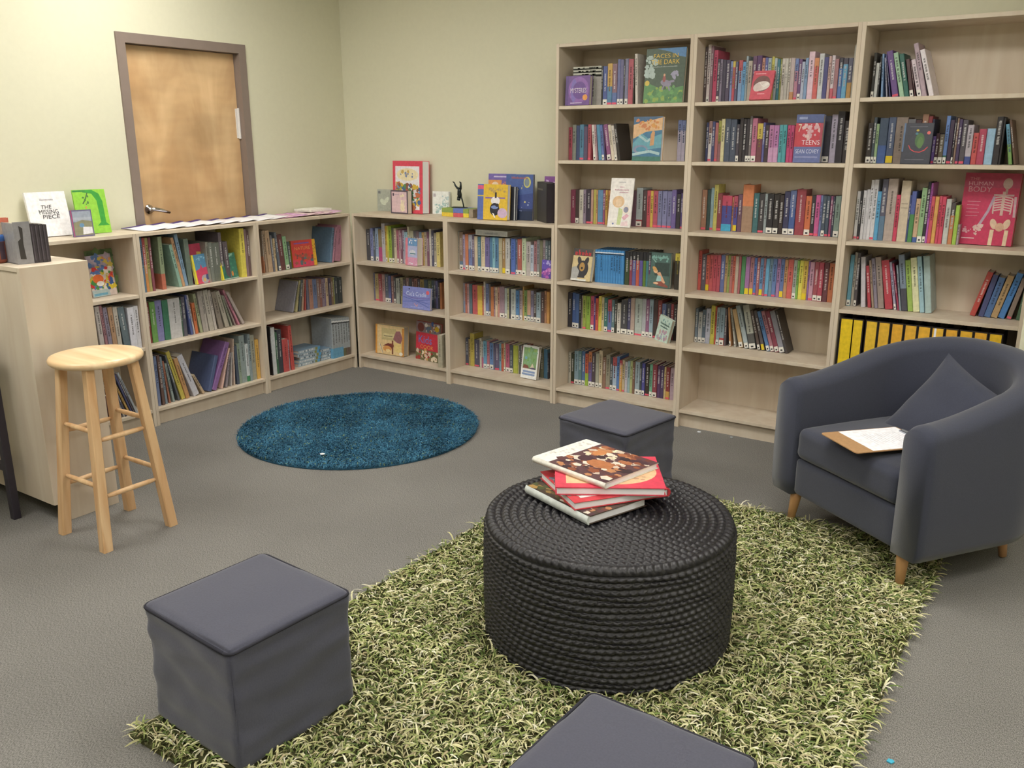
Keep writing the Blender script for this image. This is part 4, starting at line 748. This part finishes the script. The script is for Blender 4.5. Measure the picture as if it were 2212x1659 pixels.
# pale series lying in two short piles, and the files behind the armchair
F3 = frame('L3')
for st, (u0, nn, zz) in enumerate(((.300, 5, 0), (.505, 4, 0))):
    for i in range(nn):
        bk = MB(); x = .008 * (i % 3)
        tk = .021 if st == 0 else .019
        z = zz + i * (tk + .0006)
        bk.box(u0 + x, .05, z, u0 + x + .195, .20, z + .0015, '8aa0b0'); bk.box(u0 + x, .05, z + tk - .0015, u0 + x + .195, .20, z + tk, '7d98b0'); bk.box(u0 + x, .05, z + .0015, u0 + x + .195, .0515, z + tk - .0015, 'a4b4c0')
        rr = random.Random(st * 9 + i)
        for q in range(9):
            xx = u0 + x + .012 + q * .014
            bk.box(xx, .0494, z + .005, xx + rr.uniform(.005, .011), .05, z + tk - .005, rr.choice(('dfe3e6', 'c4ccd2', '5a6a78')))
        bk.box(u0 + x + .150, .0494, z + .002, u0 + x + .17, .05, z + tk - .002, '8a9058'); bk.box(u0 + x + .172, .0494, z + .002, u0 + x + .194, .05, z + tk - .002, '5aa0cc')
        o = bk.build('picture_book', 'print', None, F3 @ TR(0, 0, .0985))
        pg = MB(); pg.box(u0 + x + .002, .0516, z + .0016, u0 + x + .193, .197, z + tk - .0016); pg.build('page_block', 'pages', o)
        tag(o, f"pale blue series book, {ordinal(i + 1)} from the bottom of the {['pile beside the red spines', 'pile beside the standing set'][st]}", 'book', 'pale blue series piles')
F5 = frame('C5')
YX = [(.028, .062), (.086, .05), (.146, .056), (.204, .055), (.262, .055), (.320, .056), (.378, .057), (.436, .055), (.494, .055), (.553, .057), (.612, .057), (.672, .056)]
YC = ['e4c428', 'e2c02c', 'e0b83a', 'dcae3a', 'dfa838', 'e0ac3c', 'e2ae3c', 'e4b440', 'e0a83a', 'e2b038', 'e2aa38', 'e6bc30']
for i, (u, wd) in enumerate(YX):
    o = thing('magazine_file', f"yellow fronted magazine file, {ordinal(i + 1)} from the left on the shelf behind the armchair", 'file', F5 @ TR(u, .012, .4555), 'yellow magazine files')
    m = MB(); m.box(0, .0015, 0, wd, .0045, .252, '2c2522'); m.box(0, .0045, 0, .003, .235, .245, '2c2522'); m.box(wd - .003, .0045, 0, wd, .235, .245, '2c2522'); m.box(.003, .0045, 0, wd - .003, .235, .003, '2c2522'); m.box(.003, .232, .003, wd - .003, .235, .2, '2c2522')
    m.build('file_box', 'matte_print', o)
    m = MB(); m.box(.005, .0, .006, wd - .005, .0014, .246, YC[i])
    m.build('front_panel', 'matte_print', o)
    if i == 7: m = MB(); m.box(.012, -.0012, .08, .021, -.0001, .246); m.build('paper_strip', 'white_paper', o)

# ------------------------------------------------------------------ bar stool
st = thing('bar_stool', 'round topped pine bar stool in front of the turned bookcase', 'stool', TR(1.062, -2.518, 0))
m = MB(); m.lathe([(.150, .712), (.165, .716), (.172, .724), (.173, .732), (.168, .741), (.155, .7445), (.08, .7455), (.0, .7455)], 48); m.build('seat', 'pine_seat', st, None, True)
def leg_pt(sx, sy, z):
    k = .146 + (.092 - .146) * z / .715
    return Vector((sx * k, sy * k, z))
for sx in (-1, 1):
    for sy in (-1, 1):
        a = leg_pt(sx, sy, 0); b = leg_pt(sx, sy, .714); hw = .0195
        m = MB(); ch = .004
        pr = [(-hw, -hw + ch), (-hw + ch, -hw), (hw - ch, -hw), (hw, -hw + ch), (hw, hw - ch), (hw - ch, hw), (-hw + ch, hw), (-hw, hw - ch)]
        vs = [(a.x + x, a.y + y, 0) for x, y in pr] + [(b.x + x * .88, b.y + y * .88, .714) for x, y in pr]
        m.add(vs, [tuple(range(8))[::-1], tuple(range(8, 16))] + [(i, (i + 1) % 8, (i + 1) % 8 + 8, i + 8) for i in range(8)], 'ffffff')
        m.build('leg', 'pine', st)
for z, ax in ((.255, 0), (.470, 0), (.212, 1), (.434, 1)):
    for s in (-1, 1):
        p = leg_pt(-1, s, z) if ax == 0 else leg_pt(s, -1, z); q = leg_pt(1, s, z) if ax == 0 else leg_pt(s, 1, z)
        d = (q - p) * .1; m = MB(); m.tube([p + d, p + d * 2, (p + q) / 2, q - d * 2, q - d], [.0075, .0095, .0105, .0095, .0075], 12)
        m.build('rung', 'pine', st, None, True)
# dark table at the edge of the room, only its near leg reaches into view
tb = thing('side_table', 'black metal table leg and rail at the edge of the view beside the turned bookcase', 'table', TR(0, 0, 0))
for x, y in ((.585, -2.70), (.585, -3.20), (.0, -3.20), (.0, -2.70)):
    m = MB(); m.box(x, y - .015, 0, x + .032, y + .017, .72); bevel(m.build('leg', 'dark_metal', tb), .003)
m = MB(); m.box(.032, -2.712, .215, .585, -2.69, .245); m.build('rail', 'dark_metal', tb)
m = MB(); m.box(-.01, -3.23, .72, .622, -2.675, .75); bevel(m.build('table_top', 'dark_metal', tb), .004)

# ------------------------------------------------------------------ woven round table
CX, CY, RP, HP = 3.086, -2.067, .392, .400
wt = thing('woven_table', 'round black woven rope table on the green rug holding four books', 'table', TR(CX, CY, .006))
def weave(name, rows, prof, n=720, par=None, cords=96):
    # one coil of two-ply braided rope after another, as a height field over the drum
    nr = len(prof); V = np.zeros((nr, n, 3))
    th = np.linspace(0, 2 * PI, n, endpoint=False)
    for i, (r, z, nx, nz, ph, row, amp, cr) in enumerate(prof):
        # diagonal strands alternate direction at the rope's middle
        k = max(12, int(cords * cr)); sg = 1 if ph < .5 else -1
        s = np.abs(np.sin(k * th / 2 + sg * (ph - .5) * 2.6 + row * 2.1))
        wob = .0016 * np.sin(5 * th + row * 1.7) + .0012 * np.sin(11 * th + row * .9)
        b = amp * (math.sin(PI * ph) ** .7) * (.50 + .5 * s) 
        rr = r + nx * b; zz = z + nz * b + (wob if nx > .5 else 0)
        V[i, :, 0] = rr * np.cos(th); V[i, :, 1] = rr * np.sin(th); V[i, :, 2] = zz
    idx = np.arange(nr * n).reshape(nr, n); nxt = np.roll(idx, -1, 1)
    q = np.stack([idx[:-1], nxt[:-1], nxt[1:], idx[1:]], -1).reshape(-1, 4)
    me = bpy.data.meshes.new(name); me.from_pydata(V.reshape(-1, 3).tolist(), [], q.tolist())
    me.materials.append(MATS['black_straw']); me.polygons.foreach_set('use_smooth', [True] * len(me.polygons))
    return link(name, me, par)
side = []; NS = 20; SUB = 7
for r0 in range(NS):
    for j in range(SUB):
        ph = j / SUB; z = .004 + (HP - .028) * (r0 + ph) / NS
        bul = .004 * math.sin(PI * z / HP)
        side.append((RP - .008 + bul, z, 1, 0, ph, r0, .012, 1.0))
for j in range(9):       # rounded shoulder
    a = PI / 2 * j / 8; ph = (j % 8) / 8
    side.append((RP - .034 + .026 * math.cos(a), HP - .026 + .022 * math.sin(a), math.cos(a), math.sin(a), ph, NS, .011, 1.0))
weave('woven_side', NS, side, par=wt)
top = []; NT = 14
for r0 in range(NT):
    for j in range(6):
        ph = j / 6; r = (RP - .030) * (1 - (r0 + ph) / NT) + .001
        top.append((r, HP - .006, 0, 1, ph, r0 + 3, .011, max(.12, 1 - (r0 + .5) / NT)))
weave('woven_top', NT, top, par=wt)

# ------------------------------------------------------------------ four large books on it
def flat_book(label, cx, cy, z, yaw, a, b, t, cover, spinecol, art, spine_side='y0', pg='white_paper'):
    # a along local x, b along local y; spine on the y0 or y1 edge
    o = tag(link('large_book', None, None, TR(cx, cy, z) @ RZ(yaw)), label, 'book', 'books piled on the woven table')
    m = MB(); c = .0028
    m.box(0, 0, 0, a, b, c, cover); m.box(0, 0, t - c, a, b, t, cover)
    bevel(m.build('cover', 'print', o), .0012)
    m = MB(); y0 = 0 if spine_side == 'y0' else b; sg = -1 if spine_side == 'y0' else 1
    n = 8; poly = [(y0 + sg * .006 * math.sin(PI * k / n), t * k / n) for k in range(n + 1)] + [(y0 - sg * .004, t), (y0 - sg * .004, 0)]
    m.add([(0, p, q) for p, q in poly] + [(a, p, q) for p, q in poly], [tuple(range(len(poly))), tuple(range(len(poly), 2 * len(poly)))[::-1]] + [(i, (i + 1) % len(poly), (i + 1) % len(poly) + len(poly), i + len(poly)) for i in range(len(poly))], spinecol)
    m.build('spine', 'print', o, None, False)
    m = MB(); i0 = .005
    m.box(i0, i0 if spine_side != 'y0' else .002, c, a - i0, b - i0 if spine_side == 'y0' else b - .002, t - c)
    m.build('page_block', pg, o)
    m = MB(); zt = t + .0004
    for it in art:
        k, col = it[0], it[1]; zt += .00008
        if k == 'r': u0, v0, u1, v1 = it[2:]; m.add([(u0 * a, v0 * b, zt), (u1 * a, v0 * b, zt), (u1 * a, v1 * b, zt), (u0 * a, v1 * b, zt)], [(0, 1, 2, 3)], col)
        elif k == 'e': u, v, ru, rv = it[2:6]; m.add([((u + ru * math.cos(q * PI / 16)) * a, (v + rv * math.sin(q * PI / 16)) * b, zt) for q in range(32)], [tuple(range(32))], col)
        elif k == 'n':
            u0, v0, u1, v1, cnt, size = it[2:8]; rr = random.Random(cnt)
            for i in range(cnt):
                u = rr.uniform(u0, u1) * a; v = rr.uniform(v0, v1) * b; s = size * rr.uniform(.5, 1.3); a0 = rr.uniform(0, 6)
                m.add([(min(a, max(0, u + s * math.cos(a0 + q))), min(b, max(0, v + s * math.sin(a0 + q) * .7)), zt + i * 1e-6) for q in (0, 1.2, 2.4, 3.7, 5)], [(0, 1, 2, 3, 4)], rr.choice(col))
    m.build('cover_print', 'print', o)
    return o
ZT0 = .4135
MEAT = ['5a3a3c', '8a5038', 'a86a48', '3a2a30', 'c8b8a8', '6a3a30', 'd8d0c0', '4a3038', 'b88058']
flat_book('bottom book of the pile on the woven table, pale spine and dark food cover', 2.792, -2.096, ZT0, -20, .315, .245, .028, '45382f', 'd4dad8',
          [('n', ['6a5a38', '5a4a30', '8a7040', '4a5030', 'a08048'], .02, .02, .5, .98, 90, .018), ('n', MEAT, .5, .02, .98, .98, 90, .018)])
b2 = flat_book('red and white book second from the bottom of the pile on the woven table', 2.800, -2.022, ZT0 + .0285, -36, .285, .330, .026, 'c43a44', 'c43a44',
          [('r', 'e2dedc', .14, .1, .9, .92), ('n', ['8a6a60', 'b0a8a0', '6a6a78'], .25, .02, .8, .12, 30, .014)], spine_side='y1')
flat_book('red hardback with a peach oval, second from the top of the pile on the woven table', 2.950, -2.170, ZT0 + .0550, 32, .345, .285, .026, 'cc3c52', 'd8d0c8',
          [('r', 'd04258', 0, 0, 1, 1), ('e', 'e2b890', .56, .5, .40, .4), ('r', 'e2b890', .1, .12, .5, .8), ('n', ['c09878', 'b88c70'], .2, .25, .85, .8, 40, .009)], spine_side='y1')
flat_book('top book of the pile on the woven table, cream title and meat photo cover', 2.772, -2.022, ZT0 + .0815, -13.5, .325, .262, .020, 'dcd8cc', 'e0ddd4',
          [('r', 'e4e4de', 0, 0, .22, 1), ('r', '5c4044', .22, 0, 1, 1), ('n', MEAT, .24, .03, .98, .97, 150, .020), ('n', ['e0d8b8', 'd8ccb0'], .3, .55, .62, .95, 26, .016), ('e', 'b0714a', .62, .42, .16, .12), ('e', 'c08050', .4, .72, .07, .1), ('e', '4a3038', .4, .45, .08, .1), ('n', ['c8c4bc'], .04, .15, .18, .9, 26, .007)])

# ------------------------------------------------------------------ armchair
ac = thing('armchair', 'charcoal fabric tub armchair with wooden legs and a clipboard on its seat', 'armchair', TR(3.594, -1.083, .008) @ RZ(-35.2))
def grid_mesh(name, V, mat, par, closed_u=False, closed_v=False, caps=False, M=None):
    nu, nv = V.shape[:2]
    idx = np.arange(nu * nv).reshape(nu, nv)
    A = idx if closed_u else idx[:-1]; B = np.roll(idx, -1, 0) if closed_u else idx[1:]
    if closed_v: A2, B2 = np.roll(A, -1, 1), np.roll(B, -1, 1); A1, B1 = A, B
    else: A1, A2, B1, B2 = A[:, :-1], A[:, 1:], B[:, :-1], B[:, 1:]
    q = np.stack([A1, B1, B2, A2], -1).reshape(-1, 4).tolist()
    if caps: q += [idx[0].tolist(), idx[-1][::-1].tolist()]
    me = bpy.data.meshes.new(name); me.from_pydata(V.reshape(-1, 3).tolist(), [], q)
    me.materials.append(MATS[mat]); me.polygons.foreach_set('use_smooth', [True] * len(me.polygons))
    return link(name, me, par, M)
def tub():
    a, th, y0, y1, ry = .335, .062, -.05, .36, .285
    st = []
    for y in np.linspace(y0, y1, 16): st.append((-a, y, -1, 0))
    for t in np.linspace(0, PI, 41)[1:-1]:
        x, y = -a * math.cos(t), y1 + ry * math.sin(t)
        nx, ny = -math.cos(t) / a, math.sin(t) / ry; l = math.hypot(nx, ny); st.append((x, y, nx / l, ny / l))
    for y in np.linspace(y1, y0, 16): st.append((a, y, 1, 0))
    P = np.array(st); seg = np.r_[0, np.cumsum(np.hypot(np.diff(P[:, 0]), np.diff(P[:, 1])))]; s = seg / seg[-1]
    rows = []
    for i, (x, y, nx, ny) in enumerate(st):
        e = min(s[i], 1 - s[i]) * 2
        k = min(1, max(0, e / .92)); k = k * k * (3 - 2 * k)
        top = .612 + .158 * k; bot = .135
        d = min(y - y0, .028) / .028 if (i < 16 or i >= len(st) - 16) else 1
        sh = .72 + .28 * math.sqrt(max(0, 1 - (1 - d) ** 2)); tt = th * (.93 + .07 * math.sqrt(max(0, 1 - (1 - d) ** 2))) if d < 1 else th
        drop = (1 - sh) * .05
        prof = []
        prof.append((-tt, .20)); prof.append((-tt, .40))
        rT = tt
        for q in np.linspace(PI, 0, 11): prof.append((rT * math.cos(q), top - drop - rT * .8 + rT * .8 * math.sin(q)))
        prof.append((tt + .004, .48)); prof.append((tt + .006, .30)); prof.append((tt + .002, .17)); prof.append((tt - .012, bot)); prof.append((-tt, bot))
        rows.append([(x + nx * o, y + ny * o, z) for o, z in prof])
    return np.array(rows)
TB = tub()
grid_mesh('tub_shell', TB, 'armchair_cloth', ac, closed_v=True, caps=True)
def softbox(name, mat, par, x0, x1, y0, y1, z0, z1, r, crown=0, seed=0, wr=0, n=22, M=None, sag=0, front_r=0):
    fs = []; vs = []; idx = {}
    c = Vector(((x0 + x1) / 2, (y0 + y1) / 2, (z0 + z1) / 2)); hs = Vector(((x1 - x0) / 2, (y1 - y0) / 2, (z1 - z0) / 2))
    def vert(p):
        key = tuple(round(q, 5) for q in p)
        if key in idx: return idx[key]
        q = Vector((p[0] * hs.x, p[1] * hs.y, p[2] * hs.z))
        inn = Vector([max(-h + r, min(h - r, v)) for h, v in zip(hs, q)])
        d = q - inn
        if d.length > 1e-9: q = inn + d.normalized() * r
        if crown: q.z += crown * (1 - p[0] ** 2) * (1 - p[1] ** 2) * (1 if p[2] > 0 else -.1)
        if wr:
            m = max(abs(p[0]), abs(p[1])) > .96
            f = 1 if m else .18
            nn = noise.noise(Vector((q.x * 5, q.y * 5, q.z * 17 + seed))) * .6 + noise.noise(Vector((q.x * 11 + seed, q.y * 11, q.z * 26))) * .4
            nrm = Vector((p[0] if abs(p[0]) > .96 else 0, p[1] if abs(p[1]) > .96 else 0, p[2] if abs(p[2]) > .96 else 0))
            if nrm.length: q += nrm.normalized() * nn * wr * f
            if m and sag: q += Vector((nrm.x, nrm.y, 0)) * (-sag * (1 - p[2] ** 2))
        idx[key] = len(vs); vs.append(tuple(c + q)); return idx[key]
    g = [-1 + 2 * i / n for i in range(n + 1)]
    # denser towards the rounded edges
    g = [math.copysign(1 - (1 - abs(t)) ** 1.5, t) for t in g]
    for ax in range(3):
        for s in (-1, 1):
            for i in range(n):
                for j in range(n):
                    q = []
                    for u, v in ((g[i], g[j]), (g[i + 1], g[j]), (g[i + 1], g[j + 1]), (g[i], g[j + 1])):
                        p = [0, 0, 0]; p[ax] = s; p[(ax + 1) % 3] = u; p[(ax + 2) % 3] = v; q.append(vert(p))
                    fs.append(q if s > 0 else q[::-1])
    me = bpy.data.meshes.new(name); me.from_pydata(vs, [], fs); me.materials.append(MATS[mat])
    me.polygons.foreach_set('use_smooth', [True] * len(fs))
    return link(name, me, par, M)
softbox('front_rail', 'armchair_cloth', ac, -.276, .276, -.036, .30, .137, .292, .018, n=12)
softbox('seat_cushion', 'armchair_cloth', ac, -.270, .270, -.046, .56, .295, .425, .032, crown=.028, seed=3, wr=.004, n=24)
for x, y, dx, dy in ((-.29, 0.0, -.012, -.012), (.29, 0.0, .012, -.012), (-.24, .52, -.012, .02), (.24, .52, .012, .02)):
    m = MB(); m.tube([(x + dx, y + dy, 0), (x + dx * .3, y + dy * .3, .10), (x, y, .145)], [.014, .021, .024], 16); m.build('leg', 'beech', ac, None, True)
# cushion resting in the back corner
n = 26; V = np.zeros((2, n + 1, n + 1, 3))
for sd in (0, 1):
    for i in range(n + 1):
        for j in range(n + 1):
            u, v = -1 + 2 * i / n, -1 + 2 * j / n
            pin = 1 - .085 * (1 - v * v) * abs(u) ** 3; pin2 = 1 - .085 * (1 - u * u) * abs(v) ** 3
            t = .062 * max(0, (1 - abs(u) ** 2.6)) ** .55 * max(0, (1 - abs(v) ** 2.6)) ** .55
            wr = noise.noise(Vector((u * 2.2, v * 2.2 + 4, sd))) * .010 * (1 - max(abs(u), abs(v)) ** 4)
            rad = noise.noise(Vector((math.atan2(v, u) * 4, 1.5, sd))) * .012 * max(abs(u), abs(v)) ** 2 * (1 - max(abs(u), abs(v)) ** 8)
            V[sd, i, j] = (u * .195 * pin, (t + wr + rad) * (1 if sd else -1), v * .195 * pin2)
me = bpy.data.meshes.new('cushion'); vs = V.reshape(-1, 3).tolist(); fs = []
for sd in (0, 1):
    for i in range(n):
        for j in range(n):
            b = sd * (n + 1) ** 2 + i * (n + 1) + j; q = [b, b + n + 1, b + n + 2, b + 1]; fs.append(q if not sd else q[::-1])
me.from_pydata(vs, [], fs); me.materials.append(MATS['armchair_cloth']); me.polygons.foreach_set('use_smooth', [True] * len(fs))
CH = TR(3.594, -1.083, .008) @ RZ(-35.2)
tag(link('cushion', me, None, CH @ TR(.070, .375, .505) @ RZ(14) @ RX(-28) @ RY(24)), 'square charcoal scatter cushion slumped in the back of the armchair', 'cushion')
# clipboard
cb = thing('clipboard', 'brown clipboard holding a white sheet on the armchair seat', 'clipboard', TR(3.470, -1.090, .4640) @ RZ(-43))
m = MB(); r = .012; P = []
for cx, cy, a0 in ((.23 - r, r, -90), (.23 - r, .325 - r, 0), (r, .325 - r, 90), (r, r, 180)):
    P += [(cx + r * math.cos(RA(a0 + k * 22.5)), cy + r * math.sin(RA(a0 + k * 22.5))) for k in range(5)]
m.prism(P, 0, .0035); m.build('board', 'hardboard', cb)
m = MB(); m.box(.006, .072, .0037, .224, .318, .0045, 'f2f2f8')
rr = random.Random(2)
for i in range(13):
    x = .05 + rr.uniform(0, .02); y = .285 - .013 * i
    m.add([(x, y, .0047), (.16 + rr.uniform(-.03, .03), y, .0047), (.16, y + .002, .0047), (x, y + .002, .0047)], [(0, 1, 2, 3)], 'c6c6ce')
m.build('paper_sheet', 'matte_print', cb)
m = MB(); m.box(.055, .298, .0046, .175, .322, .010); m.tube([(.06, .31, .011), (.17, .31, .011)], .004, 8); m.build('clip', 'alu', cb)

# ------------------------------------------------------------------ cube footstools
for (x, y, rz, s, zb, lab, sd) in ((2.489, -3.003, -4, .392, .010, 'charcoal cube footstool at the left corner of the green rug', 1),
                                    (2.568, -1.008, -10, .382, .010, 'charcoal cube footstool behind the woven table', 7),
                                    (3.646, -3.050, -2, .392, .010, 'charcoal cube footstool nearest the viewer, in front of the woven table', 12)):
    t = thing('cube_footstool', lab, 'footstool', TR(x, y, zb) @ RZ(rz), 'cube footstools')
    h = s / 2
    softbox('slipcover', 'charcoal_cloth', t, -h, h, -h, h, 0, .350, .024, crown=.006, seed=sd, wr=.011, n=34, sag=.006)
    m = MB(); k = h - .004; z = .3385; pts = []
    for cx, cy, a0 in ((k - .02, -k + .02, -90), (k - .02, k - .02, 0), (-k + .02, k - .02, 90), (-k + .02, -k + .02, 180)):
        pts += [(cx + .0225 * math.cos(RA(a0 + q * 22.5)), cy + .0225 * math.sin(RA(a0 + q * 22.5)), z) for q in range(5)]
    pts.append(pts[0]); m.tube(pts, .0042, 6); m.build('top_seam', 'seam_cloth', t, None, True)

# ------------------------------------------------------------------ rugs
def pile(name, par, pts, L, wdt, hgt, azi, cols, seed, segs=3, mat='fibre', kind=True):
    R = np.random.default_rng(seed); n = len(pts)
    L = L * R.uniform(.65, 1.25, n); W = wdt * R.uniform(.6, 1.3, n); H = hgt * R.uniform(.45, 1.15, n)
    a = azi(pts, R); dx, dy = np.cos(a), np.sin(a)
    bend = R.normal(0, .35, n)
    tw = R.uniform(-.9, .9, n)
    k = segs + 1; V = np.zeros((n, k, 2, 3))
    for i in range(k):
        s = i / segs
        aa = a + bend * s; fx = np.cos(aa); fy = np.sin(aa)
        px = pts[:, 0] + fx * L * s * .92; py = pts[:, 1] + fy * L * s * .92
        pz = pts[:, 2] + H * np.sin(np.minimum(1, s * 1.25) * PI * .62) * (1 - .15 * s)
        ww = W * (1 - .75 * s ** 3)
        for e, sg in ((0, -.5), (1, .5)):
            V[:, i, e, 0] = px - fy * ww * sg * np.cos(tw); V[:, i, e, 1] = py + fx * ww * sg * np.cos(tw); V[:, i, e, 2] = np.maximum(.002, pz + ww * sg * np.sin(tw))
    idx = np.arange(n * k * 2).reshape(n, k, 2)
    q = np.stack([idx[:, :-1, 0], idx[:, :-1, 1], idx[:, 1:, 1], idx[:, 1:, 0]], -1).reshape(-1, 4)
    me = bpy.data.meshes.new(name)
    me.vertices.add(n * k * 2); me.vertices.foreach_set('co', V.ravel())
    nf = len(q); me.loops.add(nf * 4); me.loops.foreach_set('vertex_index', q.ravel().astype(np.int32))
    me.polygons.add(nf); me.polygons.foreach_set('loop_start', np.arange(0, nf * 4, 4, dtype=np.int32))
    me.polygons.foreach_set('loop_total', np.full(nf, 4, dtype=np.int32))
    me.update(calc_edges=True); me.validate()
    ca = me.color_attributes.new('Col', 'FLOAT_COLOR', 'CORNER')
    c = cols(pts, R)
    ca.data.foreach_set('color', np.repeat(np.c_[c, np.ones(n)], segs * 4, 0).astype(np.float32).ravel())
    me.materials.append(MATS[mat])
    o = link(name, me, par)
    if kind: o['kind'] = 'stuff'
    return o
RX0, RX1, RY0, RY1 = 2.285, 3.925, -3.27, -.885
gr = MB(); gr.box(RX0, RY0, .001, RX1, RY1, .009)
go = tag(gr.build('shag_rug', 'rug_base'), 'green and cream shag rug under the woven table and footstools', 'rug')
R0 = np.random.default_rng(3); NG = 46000
P = np.c_[R0.uniform(RX0, RX1, NG), R0.uniform(RY0, RY1, NG), np.full(NG, .007)]
# fewer strands where furniture presses the pile flat
def clear(P, x, y, h, rz):
    c, s = math.cos(RA(rz)), math.sin(RA(rz)); dx, dy = P[:, 0] - x, P[:, 1] - y
    return (np.abs(dx * c + dy * s) < h) & (np.abs(-dx * s + dy * c) < h)
keep = ((P[:, 0] - CX) ** 2 + (P[:, 1] - CY) ** 2 > (RP - .005) ** 2)
for x, y, rz in ((2.489, -3.003, -4), (2.568, -1.008, -10), (3.646, -3.050, -2)): keep &= ~clear(P, x, y, .195, rz)
P = P[keep]
GC = np.array([hx(c) for c in ('dcd8b0', 'c8c494', 'b0b47c', '94a060', '788a4c', '5c703c', 'b8ac88', 'e4e0c8', '4c5a34')])
def gcol(P, R):
    w = R.choice(9, len(P), p=[.17, .17, .16, .14, .10, .06, .09, .07, .04])
    return np.clip(GC[w] * R.uniform(.85, 1.12, (len(P), 1)), 0, .9)
def gazi(P, R):
    base = -.75 + .9 * np.sin(P[:, 0] * 9 + 1.3) * np.cos(P[:, 1] * 7)
    return np.where(R.random(len(P)) < .72, base + R.normal(0, .7, len(P)), R.uniform(0, 2 * PI, len(P)))
pile('pile', go, P, .046, .0052, .026, gazi, gcol, 11, 3)
BX, BY, BR = .965, -.995, .655
br = MB(); br.lathe([(BR, 0.001), (BR, .006), (BR - .004, .007)], 96)
bo = tag(br.build('round_rug', 'blue_rug_base', None, TR(BX, BY, 0)), 'round teal blue shaggy rug in the corner of the low bookcases', 'rug')
NB = 80000
rr_ = BR * np.sqrt(R0.uniform(0, 1, NB)); aa_ = R0.uniform(0, 2 * PI, NB)
P = np.c_[rr_ * np.cos(aa_), rr_ * np.sin(aa_), np.full(NB, .005)]
BC = np.array([hx(c) for c in ('346884', '33607e', '3f748e', '2c5470', '5488a2', '264a60', '80945c')])
def bcol(P, R):
    pat = np.sin(P[:, 0] * 11 + 2 * np.sin(P[:, 1] * 7)) * np.sin(P[:, 1] * 13 + 1.5 * np.cos(P[:, 0] * 9)) + .5 * np.sin(P[:, 0] * 31 + P[:, 1] * 23)
    w = R.choice(7, len(P), p=[.24, .22, .18, .14, .12, .075, .025])
    return np.clip(BC[w] * (1 + .22 * pat[:, None]) * R.uniform(.85, 1.15, (len(P), 1)), .002, .9)
def bazi(P, R):
    return .8 + 1.2 * np.sin(P[:, 0] * 8) * np.cos(P[:, 1] * 9) + R.normal(0, 1.0, len(P))
pile('pile', bo, P, .022, .0030, .019, bazi, bcol, 12, 2)

# ------------------------------------------------------------------ scraps on the floor
for x, y, z, s, c, lab in ((2.567, -.020, .0006, .011, 'e0e4ea', 'white paper scrap on the carpet before the middle tall bookcase'), (2.747, -.010, .0006, .008, 'a8b0b4', 'small grey scrap on the carpet before the middle tall bookcase'),
                           (1.155, -1.461, .024, .012, 'e4e8ec', 'white paper scrap on the round blue rug'), (4.003, -2.237, .0006, .009, '4ab0d0', 'bright blue scrap on the carpet beside the green rug'),
                           (.55, -.62, .0006, .006, 'c8c8c0', 'tiny pale scrap on the carpet by the low bookcases')):
    m = MB(); m.prism([(-s, -s * .6), (s * .4, -s), (s, .1 * s), (s * .5, s * .8), (-s * .7, s * .7)], 0, .0035, c)
    tag(m.build('paper_scrap', 'matte_print', None, TR(x, y, z)), lab, 'scrap')
